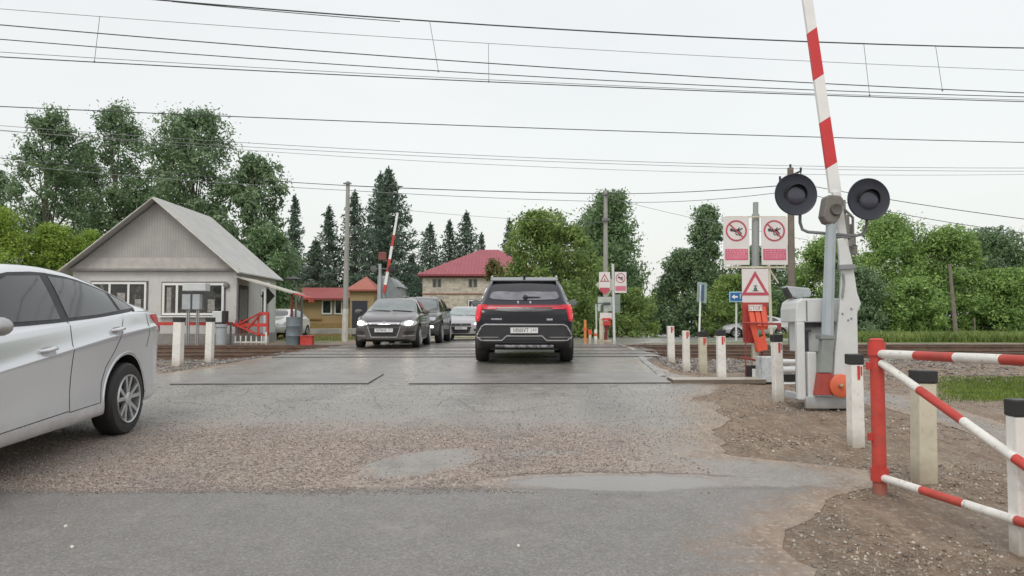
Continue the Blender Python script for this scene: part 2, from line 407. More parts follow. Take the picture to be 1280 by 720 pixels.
# dusty fringe towards the shoulder
rx = math_(t, 'ADD', X_, math_(t, 'ADD', math_(t, 'MULTIPLY', wob2, .5), wob1))
kr = math_(t, 'MULTIPLY', sstep(t, rx, 1.2, 2.6), math_(t, 'MULTIPLY', sstep(t, Y_, 5.6, 6.5), sstep(t, Y_, 11, 9)))
base = mixc(t, math_(t, 'MULTIPLY', kr, .6), base, ramp(t, fin2, [(.3, (.14,.105,.08)), (.7, (.33,.26,.20))]))
# cracks
vc = N(t, 'ShaderNodeTexVoronoi', Scale=.9); vc.feature = 'DISTANCE_TO_EDGE'
mpn = mixc(t, .12, ob_, noise(t, 2.5, 4), 'ADD')
t.links.new(mpn, vc.inputs['Vector'])
crk = math_(t, 'MULTIPLY', sstep(t, vc.outputs['Distance'], .010, .003), math_(t, 'MULTIPLY', sstep(t, Y_, 6.8, 7.6), sstep(t, big, .46, .56)))
base = mixc(t, math_(t, 'MULTIPLY', crk, .5), base, (.06,.055,.05))
# puddle in the hollow behind the strip
qx = math_(t, 'SUBTRACT', X_, .75); qy = math_(t, 'SUBTRACT', Y_, 5.30)
qd = math_(t, 'SQRT', math_(t, 'ADD', math_(t, 'POWER', math_(t, 'MULTIPLY', qx, 1.15), 2), math_(t, 'POWER', math_(t, 'MULTIPLY', qy, 3.9), 2)))
qd = math_(t, 'ADD', qd, math_(t, 'MULTIPLY', wob1, 1.5))
kp = sstep(t, qd, 1.10, .70)
klip = math_(t, 'MULTIPLY', math_(t, 'MULTIPLY', sstep(t, qd, 1.06, 1.12), sstep(t, qd, 1.30, 1.16)), sstep(t, qy, .12, .22))
base = mixc(t, math_(t, 'MULTIPLY', klip, .7), base, (.07,.062,.055))
base = mixc(t, math_(t, 'MULTIPLY', kp, .9), base, (.19,.18,.165))
t.links.new(base, b.inputs['Base Color'])
wet = math_(t, 'ADD', math_(t, 'MULTIPLY', med, .5), math_(t, 'MULTIPLY', big, .5))
rg = ramp(t, wet, [(.35, (.26,)*3), (.62, (.52,)*3)])
rg = mixc(t, math_(t, 'MULTIPLY', sstep(t, Y_, 8.5, 11.5), .75), rg, (.17,.17,.17)); rg = mixc(t, kt, rg, (.6,.6,.6)); rg = mixc(t, kd, rg, (.40,.40,.40)); rg = mixc(t, kp, rg, (.18,.18,.18))
t.links.new(rg, b.inputs['Roughness']); b.inputs['Specular IOR Level'].default_value = .6
h = math_(t, 'ADD', math_(t, 'MULTIPLY', fin, .6), math_(t, 'MULTIPLY', med, .8))
h = math_(t, 'ADD', h, math_(t, 'MULTIPLY', math_(t, 'MULTIPLY', vb.outputs['Distance'], kt), -1.6))
h = math_(t, 'SUBTRACT', h, math_(t, 'MULTIPLY', crk, 1.5))
h = math_(t, 'MULTIPLY', h, math_(t, 'SUBTRACT', 1, math_(t, 'MULTIPLY', kp, .97)))
bump(t, b, h, .55, .012)
base = mixc(t, 0, base, base)
soil2, g1, g2, g3, gvo = soil_nodes(t, ob_)
at_r = N(t, 'ShaderNodeAttribute'); at_r.attribute_name = 'rim'
rimv = math_(t, 'ADD', at_r.outputs['Fac'], math_(t, 'ADD', math_(t, 'MULTIPLY', math_(t, 'SUBTRACT', g2, .5), 1.1), math_(t, 'MULTIPLY', math_(t, 'SUBTRACT', med, .5), .9)))
kso = math_(t, 'MULTIPLY', sstep(t, rimv, .60, .05), sstep(t, Y_, 30, 26))
L_ = [l for l in t.links if l.to_socket == b.inputs['Base Color']]
for l in L_: t.links.remove(l)
t.links.new(mixc(t, kso, base, soil2), b.inputs['Base Color'])
rob = struct(mb.build('road', m, smooth=True))
ra = rob.data.attributes.new('rim', 'FLOAT', 'POINT')
ra.data.foreach_set('value', [rims[i] for i in range(len(rims))])

def sheet(name, pix, m, dz=.012, ny=10):
    """a strip of ground between two photo-space edges projected on the terrain"""
    a = [G(*p) for p in pix[0]]; b_ = [G(*p) for p in pix[1]]
    mb = MB(); vs = []; fs = []
    n = 24
    def samp(L, u):
        k = u*(len(L)-1); i = min(int(k), len(L)-2); return L[i].lerp(L[i+1], k-i)
    for i in range(n+1):
        for j in range(ny+1):
            u = i/n; p = samp(a, u).lerp(samp(b_, u), j/ny); jx = .05*math.sin(u*31+j*1.3) if j in (0, ny) else 0
            vs.append((p.x, p.y+jx, g(p.x, p.y+jx)+dz))
    for i in range(n):
        for j in range(ny): q = i*(ny+1)+j; fs.append((q, q+1, q+ny+2, q+ny+1))
    mb.add(vs, fs); ob = mb.build(name, m, smooth=True)
    ra = ob.data.attributes.new('rim', 'FLOAT', 'POINT'); ra.data.foreach_set('value', [min(j, ny-j)/ny for i in range(n+1) for j in range(ny+1)]); return ob
mpath = mat('wet trodden path', (.27,.24,.21), .3, var=.25, vs=3, bmp=.2, bs=50)
mpath, t, b = nt('wet trodden path')
tc = N(t, 'ShaderNodeTexCoord'); ob_ = tc.outputs['Object']; ps, _a, pn, _c, _d = soil_nodes(t, ob_)
ar_ = N(t, 'ShaderNodeAttribute'); ar_.attribute_name = 'rim'
kk = sstep(t, math_(t, 'ADD', ar_.outputs['Fac'], math_(t, 'MULTIPLY', math_(t, 'SUBTRACT', pn, .5), 1.0)), .05, .28)
t.links.new(mixc(t, kk, ps, ramp(t, noise(t, 3, 6), [(.3, (.20,.175,.15)), (.7, (.30,.27,.24))])), b.inputs['Base Color']); b.inputs['Roughness'].default_value = .55
bump(t, b, pn, .3, .01)
struct(sheet('path', ([(1062,486),(1130,495),(1210,516),(1300,545)], [(1062,503),(1130,517),(1210,542),(1300,575)]), mpath, .004))

# worn white edge line beside the posts
m, t, b = nt('worn road paint')
t.links.new(ramp(t, noise(t, 7, 6, .8), [(.45, (.20,.195,.18)), (.62, (.50,.49,.46))]), b.inputs['Base Color']); b.inputs['Roughness'].default_value = .5
mb = MB()
pts = [(2.35, 11.9), (2.45, 13), (2.6, 15), (2.8, 16.5), (3.0, 18), (3.25, 21), (3.4, 24)]
vs = []; fs = []
for i, (x, y) in enumerate(pts): vs += [(x, y, gbase(y)+.019), (x+.13, y, gbase(y)+.019)]
for i in range(len(pts)-1): fs.append((2*i, 2*i+1, 2*i+3, 2*i+2))
mb.add(vs, fs); struct(mb.build('road_marking', m))

# crossing: steel barrier plates in front, rubber panels between the rails
SL = .03
def yy_(Y0, x): return Y0 + SL*x
mplate = mat('wet steel plate', (.25,.235,.225), .35, metal=.25, var=.25, vs=3, rust=((.20,.13,.11), .6), bmp=.15)
mlip = mat('dark plate edge', (.075,.068,.062), .7)
def slab(name, x0, x1, Y0, dep, h, mats, label=None, nseg=6):
    mb = MB(); vs = []; fs = []; mi = []
    rows = [(0, -.01), (.0, h), (.06, h+.004), (dep-.06, h), (dep, h-.012), (dep, -.01)]
    for i in range(nseg+1):
        x = x0 + (x1-x0)*i/nseg
        for dy, dz in rows: vs.append((x, yy_(Y0, x)+dy, gbase(yy_(Y0, x)+dy)+.012+dz))
    k = len(rows)
    for i in range(nseg):
        for j in range(k-1): mb_f = (i*k+j, (i+1)*k+j, (i+1)*k+j+1, i*k+j+1); fs.append(mb_f); mi.append(1 if j in (0, 4) else 0)
    fs.append(tuple(range(k))); mi.append(1); fs.append(tuple(nseg*k+j for j in range(k-1, -1, -1))); mi.append(1)
    mb.add(vs, fs); mb.m = mi
    return mb.build(name, mats)
PL = 'steel barrier plates set in the road'
for x0, x1, Y0, lab in ((-4.95,-2.1,10.9,'long steel barrier plate across the lane beside the silver sedan'),
                        (-1.5,2.35,10.85,'long steel barrier plate across the lane behind the black suv')):
    tag(slab('barrier_plate', x0, x1, Y0, 1.35, .014, [mplate, mlip]), lab, 'barrier plate', PL)
tag(slab('concrete_kerb', 2.37, 3.75, 10.86, .42, .05, [mat('wet concrete edge', (.40,.36,.31), .5, var=.2, vs=4, bmp=.2), mat('muddy kerb edge', (.16,.13,.10), .7)]), 'low concrete kerb slab at the road edge below the red barrier cabinet', 'kerb')
mrub = mat('wet rubber crossing panel', (.17,.165,.16), .3, var=.25, vs=3, bmp=.15)
RAILS = (16.7, 18.22, 21.3, 22.82)
for Y0, dep in ((15.9, .74), (16.78, 1.38), (18.30, .55), (20.65, .58), (21.38, 1.38), (22.90, .7)):
    struct(slab('crossing_deck', -5.1, 3.2, Y0, dep, .014, [mrub, mlip], nseg=10))
msl = mat('concrete sleeper', (.30,.28,.25), .85, var=.2, bmp=.2)
mrail = mat('rail steel', (.17,.11,.08), .45, metal=.5, var=.3)
mtop = mat('polished rail head', (.55,.53,.52), .25, metal=.9, var=.1)
for T in (0, 2):
    yc = (RAILS[T]+RAILS[T+1])/2
    mb = MB()
    for i in range(-70, 71):
        x = i*.6
        if -5.6 < x < 4.0: continue
        mb.box((x, yc+SL*x, gbase(yc+SL*x)-.155), (.24, 2.6, .14))
    tr = struct(mb.build('railway_track', msl))
    for k in (0, 1):
        mb = MB(); Y0 = RAILS[T+k]
        n = 60; vs = []; fs = []; mi = []
        sec = [(-.065,-.135),(-.065,-.12),(-.012,-.105),(-.012,-.03),(-.036,-.022),(-.036,.012),(.036,.012),(.036,-.022),(.012,-.03),(.012,-.105),(.065,-.12),(.065,-.135)]
        for i in range(n+1):
            x = -60+120*i/n
            for a, c in sec: vs.append((x, Y0+SL*x+a, gbase(Y0+SL*x)+.022+c))
        q = len(sec)
        for i in range(n):
            for j in range(q): j2 = (j+1) % q; fs.append((i*q+j, i*q+j2, (i+1)*q+j2, (i+1)*q+j)); mi.append(1 if j == 5 else 0)
        mb.add(vs, fs); mb.m = mi; mb.build('rail', [mrail, mtop], tr)

# loose stones and grass
def stones(name, n, fx, smin, smax, m):
    V = np.array([(1,0,0),(-1,0,0),(0,1,0),(0,-1,0),(0,0,1),(0,0,-1)], float)
    Fc = np.array([(0,2,4),(2,1,4),(1,3,4),(3,0,4),(2,0,5),(1,2,5),(3,1,5),(0,3,5)])
    Pp = []
    while len(Pp) < n:
        p = fx()
        if p is not None: Pp.append(p)
    Pp = np.array(Pp); s = smin + (smax-smin)*rng.random(n)**2.5
    q = V[None]*(s[:,None,None]*(.6+.8*rng.random((n,6,1))))*np.array([1, 1, .75])
    a = rng.random(n)*6.28; c, d = np.cos(a)[:,None], np.sin(a)[:,None]
    q = np.stack([q[:,:,0]*c-q[:,:,1]*d, q[:,:,0]*d+q[:,:,1]*c, q[:,:,2]], 2) + Pp[:,None,:]
    q[:,:,2] += s[:,None]*.15
    f = (Fc[None]+np.arange(n)[:,None,None]*6).reshape(-1)
    me = bpy.data.meshes.new(name); me.vertices.add(6*n); me.vertices.foreach_set('co', q.astype(np.float32).ravel())
    me.loops.add(24*n); me.loops.foreach_set('vertex_index', f.astype(np.int32)); me.polygons.add(8*n); me.polygons.foreach_set('loop_start', np.arange(0, 24*n, 3, dtype=np.int32))
    me.update(); me.validate(); me.materials.append(m); return stuff(link(name, me))
def islandmat(name, stops, rough=.8):
    m, t, b = nt(name); ge = N(t, 'ShaderNodeNewGeometry')
    c_ = ramp(t, ge.outputs['Random Per Island'], stops); c_ = mixc(t, math_(t, 'MULTIPLY', sstep(t, noise(t, 1.3, 5, .7), .42, .6), .55), c_, (.215,.205,.19)); t.links.new(c_, b.inputs['Base Color']); b.inputs['Roughness'].default_value = rough; return m
mstone = islandmat('mixed gravel chips', [(0,(.11,.085,.065)),(.35,(.24,.175,.125)),(.65,(.36,.28,.21)),(.9,(.50,.44,.37)),(1,(.66,.62,.56))])
mball = islandmat('crushed ballast', [(0,(.07,.06,.055)),(.4,(.19,.165,.15)),(.8,(.31,.28,.26)),(1,(.45,.42,.40))])
def fx_right():
    y = 3.2 + 12.5*random.random()**1.5; rr = interp(ROAD_R, y)
    x = rr - .25*random.random()**2 + (5.0)*random.random()**1.4
    if abs(x) > y*.78: return None
    if wob(x*2, y*2) < -.5+random.random()*.9: return None
    return (x, y, g(x, y))
tag(stones('gravel', 14000, fx_right, .004, .017, mstone), 'loose gravel chips over the brown shoulder right of the road', 'gravel')
def inpuddle(x, y): return math.hypot((x-.75)*1.15, (y-5.3)*3.9) < 1.15
def fx_road():
    x = -6 + 7.6*random.random(); y = 5.05 + .05*wob(x*2.2, 3) - .06*random.random()**3 + 2.6*random.random()**1.15
    if abs(x) > y*.75 or inpuddle(x, y): return None
    if x > .4 and random.random() < (x-.4)/1.2: return None
    qx = x+.70-(y-5.9)*.5
    if math.hypot(qx*2.4, (y-5.9)*2.0) < .95 and random.random() > .06: return None
    if wob(x*1.3, y*1.3) < -.6 and random.random() < .6: return None
    if y > 6.7 and random.random() < (y-6.7)/.9: return None
    return (x, y, gbase(y)+.011)
mtanst = islandmat('tan pink chippings', [(0,(.11,.085,.07)),(.3,(.25,.195,.165)),(.6,(.37,.30,.255)),(.88,(.50,.43,.37)),(1,(.68,.63,.57))], .6)
tag(stones('gravel', 34000, fx_road, .0032, .0095, mtanst), 'tan chippings bedded in the worn road between the dark strip and the crossing', 'gravel')
def grass(name, n, fx, h, wdt, m, label):
    vs = []; fs = []; i = 0
    while i < n:
        p = fx()
        if p is None: continue
        a = random.random()*6.28; hh = h*(.4+.8*random.random()); lean = hh*(.2+.5*random.random()); ww = wdt*(.6+.8*random.random())
        dx, dy = math.cos(a), math.sin(a); l = random.random()*6.28; lx, ly = math.cos(l)*lean, math.sin(l)*lean
        x, y, z = p
        vs += [(x-dx*ww, y-dy*ww, z-.01), (x+dx*ww, y+dy*ww, z-.01), (x+dx*ww*.7+lx*.4, y+dy*ww*.7+ly*.4, z+hh*.6), (x-dx*ww*.7+lx*.4, y-dy*ww*.7+ly*.4, z+hh*.6), (x+lx, y+ly, z+hh)]
        o = i*5; fs += [(o, o+1, o+2, o+3), (o+3, o+2, o+4)]; i += 1
    me = bpy.data.meshes.new(name); me.from_pydata(vs, [], fs); me.materials.append(m)
    return stuff(tag(link(name, me), label, 'grass'))
def fx_straw():
    y = 3.2 + 10*random.random()**1.3; x = interp(ROAD_R, y) + .05 + 4.5*random.random()**1.3
    if abs(x) > y*.78 or wob(x*1.4+3, y*1.4) < -.1: return None
    return (x, y, g(x, y)-.004)
grass('dead_grass', 5200, fx_straw, .022, .0035, islandmat('dead straw', [(0,(.12,.09,.06)),(.6,(.34,.27,.18)),(1,(.55,.47,.34))]), 'dead straw and dry stems trodden into the brown shoulder')
def fx_asph():
    y = 6.6 + 6.0*random.random()**1.2; x = -5 + 7.6*random.random()
    return (x, y, gbase(y)+.0115) if abs(x) < y*.72 and x < interp(ROAD_R, y) else None
mgst = islandmat('grey aggregate', [(0,(.10,.095,.09)),(.5,(.22,.21,.195)),(1,(.42,.40,.37))], .5)
tag(stones('aggregate', 16000, fx_asph, .003, .0075, mgst), 'grey aggregate standing proud of the worn asphalt before the barrier plates', 'aggregate')
def fx_ball():
    s = random.choice((0, 0, 1)); 
    if s == 0:
        y = 12.6 + 12.5*random.random()**1.3; x = interp(ROAD_R, y)+.15 + 12*random.random()**1.6
    else:
        y = 12.6 + 12.5*random.random()**1.3; x = interp(ROAD_L, y)-.1 - 8*random.random()**1.5
    if abs(x) > y*.75: return None
    return (x, y, g(x, y))
tag(stones('ballast', 16000, fx_ball, .02, .042, mball), 'crushed stone ballast banked beside the crossing', 'ballast')
mlitter = mat('pale pebble', (.7,.68,.62), .6)
for k, (px, py, lab) in enumerate(((90,688,'small pale pebble lying nearest the lower left corner'),(82,662,'small pale stone on the dark asphalt strip, the upper of two'),(648,687,'small pale scrap lying alone on the dark asphalt in front'))):
    p = G(px, py); mb = MB(); mb.lathe([(.0,.012),(.006,.010),(.010,.003),(.007,-.004)], (0,0,0), (0,0,1), 7)
    o = mb.build('pebble', mlitter); o.location = p+Vector((0,0,.014)); o.rotation_euler = (0,0,k); o.scale = (1.1,.8,1); tag(o, lab, 'pebble')

mgrass = leafmat('grass blades', (.07,.12,.02), (.27,.37,.07))
mweed = leafmat('weeds', (.08,.14,.03), (.33,.41,.12))
def fx_g1():
    py = 472 + 32*random.random(); px = 1172 + 140*random.random()
    d_ = min((px-1172)/40, (503-py)/9, (py-470)/9) + random.gauss(0, .35) + .35*wob(px*.05, py*.12)
    if d_ < .35: return None
    p = G(px, py); return (p.x, p.y, p.z)
tag(grass('grass', 9000, fx_g1, .05, .006, mgrass, 'low patch of bright grass on the bare soil behind the striped gate'), 'low patch of bright grass on the bare soil behind the striped gate', 'grass')
def fx_g2():
    y = 28 + 16*random.random()**1.5; x = 12 + (y*.8-8)*random.random()
    if x < interp(ROAD_R, y)+.4: return None
    if wob(x*.8, y*.8) < -.55: return None
    return (x, y, g(x, y)-.22*(random.random()*.6+.4*max(0,-wob(x*.5,y*.7))))
grass('grass', 26000, fx_g2, .42, .03, mweed, 'yellow green weeds growing beyond the tracks on the right')
def fx_g3():
    y = 31 + 16*random.random()**1.3; x = -6.2 - 9*random.random()
    return (x, y, g(x, y)) if wob(x, y) > -.2 else None
mdry = leafmat('dry grass', (.12,.14,.04), (.36,.36,.14))
grass('grass', 9000, fx_g3, .12, .02, mdry, 'yellowish short grass between the hut and the concrete pole')
def part(mb, name, mats, root, smooth=False, bevel=0, parent=None):
    o = Vector(root.location); mb.v = [tuple(Vector(v)-o) for v in mb.v]
    return mb.build(name, mats, parent or root, smooth, bevel)

# ------------------------------------------------------------------ the crossing keeper's hut
mwall = mat('grey white render', (.58,.575,.56), .8, var=.12, vs=1.5, dirt=((.30,.28,.25), .5), bmp=.15, bs=30)
mboard, t, b = nt('vertical grey boards')
tc = N(t, 'ShaderNodeTexCoord'); wv = N(t, 'ShaderNodeTexWave', Scale=3.3, Distortion=.15); wv.bands_direction = 'X'; wv.wave_profile = 'SAW'
t.links.new(tc.outputs['Object'], wv.inputs['Vector'])
c = ramp(t, noise(t, 1.3, 5), [(.3, (.34,.335,.32)), (.7, (.44,.43,.41))])
c = mixc(t, math_(t, 'MULTIPLY', sstep(t, wv.outputs['Fac'], .80, .95), .5), c, (.17,.165,.155))
t.links.new(c, b.inputs['Base Color']); b.inputs['Roughness'].default_value = .8; bump(t, b, wv.outputs['Fac'], .4, .02)
def corrugated(name, col, scale, axis='Y', rough=.55, dark=.75):
    m, t, b = nt(name); tc = N(t, 'ShaderNodeTexCoord'); wv = N(t, 'ShaderNodeTexWave', Scale=scale); wv.bands_direction = axis
    t.links.new(tc.outputs['Object'], wv.inputs['Vector'])
    c = ramp(t, noise(t, 1.2, 6, .7), [(.3, tuple(k*.85 for k in col)), (.7, tuple(min(1, k*1.1) for k in col))])
    c = mixc(t, math_(t, 'MULTIPLY', wv.outputs['Fac'], 1-dark), c, tuple(k*.5 for k in col))
    t.links.new(c, b.inputs['Base Color']); b.inputs['Roughness'].default_value = rough; bump(t, b, wv.outputs['Fac'], .6, .03); return m
mslate = corrugated('corrugated slate roof', (.50,.50,.48), 1.6)
mwframe = mat('white window frame', (.78,.78,.76), .4, var=.05)
mdglass, t, b = nt('dark window glass')
t.links.new(ramp(t, noise(t, 2.2, 4, .7), [(.35, (.018,.02,.022)), (.6, (.05,.052,.05)), (.72, (.22,.22,.20))]), b.inputs['Base Color']); b.inputs['Roughness'].default_value = .08
mplinth = mat('grey plinth', (.27,.26,.245), .85, var=.2, bmp=.3)
FY = 26.2; x0, x1, xp = -15.6, -9.77, -12.62; zb, ze, zp = g(-12.6, 26.2)-.2, 3.28, 5.78; RY = 30.8
hut = thing('keeper_hut', 'small grey gabled crossing hut with white framed windows beside the tracks', 'hut', (xp, FY, g(xp, FY)))
mb = MB(); mb.box2((x0, FY, zb+.55), (x1, RY-.25, ze)); part(mb, 'wall', mwall, hut)
mb = MB(); mb.box2((x0-.04, FY-.04, zb), (x1+.04, RY-.2, zb+.55)); part(mb, 'plinth', mplinth, hut)
mb = MB(); mb.prism([(x0-.05, FY-.02, ze+.01), (x1+.05, FY-.02, ze+.01), (xp, FY-.02, zp-.07)], (0, .1, 0)); part(mb, 'gable', mboard, hut)
mb = MB(); mb.box2((x0-.1, FY-.16, ze-.05), (x1+.1, FY-.022, ze+.03)); part(mb, 'moulding', mat('grey moulding', (.25,.24,.23), .8), hut)
mb = MB(); k = .42/(zp-ze); mb.prism([(x0+.0, FY-.10, ze+.031), (x1-.0, FY-.10, ze+.031), (x1-(x1-xp)*k, FY-.03, ze+.42), (x0+(xp-x0)*k, FY-.03, ze+.42)], (0, .01, 0)); part(mb, 'skirt_board', mat('grey skirt boards', (.42,.40,.375), .8), hut)
def slope(name, xa, za, xb, zb_, ya, yb, th, m, root):
    mb = MB(); mb.prism([(xa, ya, za), (xb, ya, zb_), (xb, ya, zb_+th), (xa, ya, za+th)], (0, yb-ya, 0)); return part(mb, name, m, root)
slope('roof', x0-.32, ze-.14, xp-.003, zp, FY-.38, RY, .05, mslate, hut)
slope('roof', x1+.22, ze-.14, xp+.003, zp, FY-.38, RY, .05, mslate, hut)
mverge = mat('pale verge board', (.55,.54,.50), .7)
for xe, s_ in ((x0-.32, -1), (x1+.22, 1)):
    mb = MB(); mb.bar((xe, FY-.41, ze-.15), (xp, FY-.41, zp-.01), .03, .13, up=(0,1,0)); mb.v = [(v[0], v[1], v[2]) for v in mb.v]; part(mb, 'verge_board', mverge, hut)
def window(root, xa, xb, za, zb_, y, mull, m_f=mwframe, sill=True, fw=.09):
    mb = MB()
    mb.box2((xa-.05, y-.02, za-.05), (xb+.05, y-.001, zb_+.05)); fr0 = part(mb, 'window', mat('window reveal', (.16,.155,.15), .8), root)
    mb = MB(); mb.box2((xa, y-.03, za), (xb, y-.021, zb_)); part(mb, 'pane', mdglass, root, parent=fr0)
    mb = MB(); e = .045
    mb.box2((xa, y-e-.02, za), (xb, y-.031, za+fw)); mb.box2((xa, y-e-.02, zb_-fw), (xb, y-.031, zb_))
    for xm in [xa+fw/2, xb-fw/2]+mull: mb.box2((xm-fw/2, y-e-.018, za+.002), (xm+fw/2, y-.033, zb_-.002))
    part(mb, 'frame', m_f, root, parent=fr0)
    if sill: mb = MB(); mb.box2((xa-.08, y-.16, za-.075), (xb+.08, y-.022, za-.03)); part(mb, 'sill', mwframe, root, parent=fr0)
    return fr0
window(hut, -14.9, -12.95, 1.68, 2.83, FY, [-14.25, -13.58], fw=.07)
window(hut, -12.38, -10.2, 1.66, 2.80, FY, [-11.86], fw=.08)
for (xw, zw, w_, h_) in ((-13.25,1.98,.22,.5),(-13.85,2.1,.28,.7),(-12.15,2.2,.16,.9),(-10.65,2.0,.25,.45)):   # curtains and a potted plant behind the panes
    mb = MB(); mb.box2((xw-w_/2, FY-.0335, zw-h_/2), (xw+w_/2, FY-.0312, zw+h_/2)); part(mb, 'curtain', mat('pale curtain', (.30,.29,.27), .8, var=.5, vs=14), hut)
mb = MB(); mb.lathe([(0,-.1),(.09,-.08),(.11,-.02),(.05,0)], (-10.12, FY-.03, 2.72), (0,1,0), 12); part(mb, 'wall_lamp', mat('grey wall lamp', (.20,.19,.18), .4), hut, True)
mb = MB(); mb.tube([(x1+.06, FY-.06, 3.15), (x1+.06, FY-.06, .75)], .035, 8); part(mb, 'downpipe', GREYD, hut, True)
# side wall: door, window, air vent
mb = MB(); mb.box2((x1+.001, 26.35, zb+.2), (x1+.02, 27.35, 2.75)); dr = part(mb, 'door', mat('painted doorway shade', (.09,.085,.08), .7), hut)  # thin dark sheet on the wall; the open doorway's shade is its colour
mb = MB(); mb.box2((x1+.021, 26.45, 1.5), (x1+.035, 27.2, 2.6)); part(mb, 'door_panel', mat('grey green door', (.22,.225,.21), .6), hut, parent=dr)
mb = MB(); mb.box2((x1+.001, 28.7, 1.7), (x1+.03, 29.5, 2.7)); wn = part(mb, 'window', mwframe, hut)
mb = MB(); mb.box2((x1+.031, 28.8, 1.78), (x1+.04, 29.4, 2.62)); part(mb, 'pane', mdglass, hut, parent=wn)
# lean-to canopy with posts
mb = MB(); mb.prism([(x1+.02, 26.0, 3.02), (x1+2.05, 26.0, 2.42), (x1+2.05, 26.0, 2.46), (x1+.02, 26.0, 3.06)], (0, 1.5, 0)); part(mb, 'canopy', corrugated('pale canopy sheet', (.52,.50,.44), 2, 'X'), hut)
mb = MB(); mb.bar((x1+.02, 25.98, 3.03), (x1+2.06, 25.98, 2.43), .05, .10, up=(0,1,0)); part(mb, 'canopy_beam', mat('pale beam', (.48,.46,.41), .6), hut)
for (xx, yy, mm) in ((x1+1.98, 26.15, mat('dark red post', (.16,.03,.025), .6)), (x1+1.98, 27.4, GREYD), (x1+1.05, 26.1, GREYL)):
    mb = MB(); zt = 3.02-.6*(xx-x1)/2.03; mb.box2((xx-.035, yy-.035, g(xx, yy)-.1), (xx+.035, yy+.035, zt-.01)); part(mb, 'canopy_post', mm, hut)
mb = MB(); mb.prism([(x1+2.06, 26.05, 2.40), (x1+2.62, 26.05, 2.26), (x1+2.62, 26.05, 2.29), (x1+2.06, 26.05, 2.44)], (0, .6, 0)); mb.box2((x1+2.6, 26.05, 2.12), (x1+2.63, 26.65, 2.25)); part(mb, 'awning', REDP, hut)

def simple(name, label, cat, loc, pieces, group=None):
    """pieces: (part name, MB in world coordinates, material, smooth, bevel)"""
    r = thing(name, label, cat, loc, 0, group)
    for pc in pieces: part(pc[1], pc[0], pc[2], r, *(pc[3:]))
    return r
def mbx(*boxes):
    mb = MB()
    for a, c in boxes: mb.box2(a, c)
    return mb
def mt(pts, r, n=8):
    mb = MB(); mb.tube(pts, r, n); return mb

# red railing, lattice gate, cabinets in front of the hut
Yr = 25.3
xa = P(186, 405, Yr).x; xb = P(291, 405, Yr).x; z1 = 1.36
mb = MB(); mb.bar((xa-4, Yr, z1), (xb, Yr, z1), .05, .11)
posts = [('post', mbx(((x-.03, Yr-.06, .5), (x+.03, Yr-.03, z1+.05))), GREYD) for x in np.linspace(xa-3.9, xb-.05, 5)]
simple('railing', 'long red pipe railing in front of the grey hut windows', 'railing', (xb-2, Yr, .6), [('rail', mb, REDP)]+posts)
x_a, x_b = P(291, 400, Yr).x, P(336, 400, Yr).x; zt, zb2 = P(0, 392, Yr).z, P(0, 419, Yr).z
mb = MB(); wd = .11
mb.bar((x_a+.9, Yr, zt), (x_b, Yr, zt), .05, wd); mb.bar((x_a, Yr, (zt+zb2)/2-.02), (x_b, Yr, (zt+zb2)/2-.02), .05, .12); mb.bar((x_a+.2, Yr-.005, (zt+zb2)/2), (x_a+.9, Yr-.005, zt), .04, .14, up=(0,1,0))
mb.bar((x_a+.1, Yr-.01, (zt+zb2)/2), (x_b-.3, Yr-.01, zb2), .05, .2, up=(0,1,0)); mb.bar((x_a+.5, Yr+.006, zb2+.2), (x_a+.95, Yr+.006, zt), .05, .14, up=(0,1,0))
mb.bar((x_b-.03, Yr, zb2), (x_b-.03, Yr, zt), .06, .12, up=(0,1,0)); mb.bar((x_b-.35, Yr+.01, zb2), (x_b-.02, Yr+.01, zb2), .04, .07)
mb.bar((x_b-.36, Yr+.012, zb2), (x_b-.36, Yr+.012, zt), .06, .05, up=(0,1,0))
for k in range(4): mb.bar((x_a+.1+.14*k, Yr+.02, zb2), (x_a+.1+.14*k, Yr+.02, zt-.2), .03, .03, up=(0,1,0))
pk = MB()
for k in range(7): xx = x_a+.1+k*(x_b-x_a-.15)/6; pk.box2((xx-.02, Yr-.02, .62), (xx+.02, Yr+.02, zb2-.02))
pk.box2((x_a+.05, Yr-.03, .70), (x_b, Yr-.021, .76))
lp = mbx(((x_b-.09, Yr-.05, .55), (x_b-.03, Yr-.075, zb2+.1)))
simple('lattice_gate', 'red lattice gate panel over white pickets at the right end of the hut railing', 'gate', (x_b-.5, Yr, .66), [('lattice', mb, REDP), ('picket', pk, WHITE), ('post', lp, WHITE)])

Yc = 24.9
def pr(px, py, Y=Yc): return P(px, py, Y)
a, c = pr(231, 364), pr(260, 354)
cab = [('hood', mbx(((a.x, Yc-.2, a.z), (c.x, Yc+.2, c.z))), GREYL, False, .02)]
for p0, p1 in ((229, 240), (242, 251.5)):
    a, c = pr(p0, 387), pr(p1, 368); cab.append(('box', mbx(((a.x, Yc-.12, a.z), (c.x, Yc+.12, c.z))), GREYP, False, .015))
for px in (234.5, 246.5):
    a, c = pr(px, 428), pr(px, 387); zg = g(a.x, Yc)-.05
    cab.append(('leg', mbx(((a.x-.045, Yc-.03, zg), (a.x-.015, Yc+.03, c.z+.5)), ((a.x+.015, Yc-.03, zg), (a.x+.045, Yc+.03, c.z+.5))), STEEL))
simple('relay_cabinet', 'pale hooded relay cabinet with two grey boxes on thin legs before the hut window', 'cabinet', onz(pr(240, 428).x, Yc), cab)
a, c = pr(270, 430), pr(283, 405)
zg = g(a.x, Yc)-.05
mb = MB(); mb.lathe([(.17, 0), (.17, c.z-zg-.12), (.2, c.z-zg-.1), (.2, c.z-zg)], ((a.x+c.x)/2, Yc, zg), (0,0,1), 16)
a2, c2 = pr(267, 403), pr(284, 389)
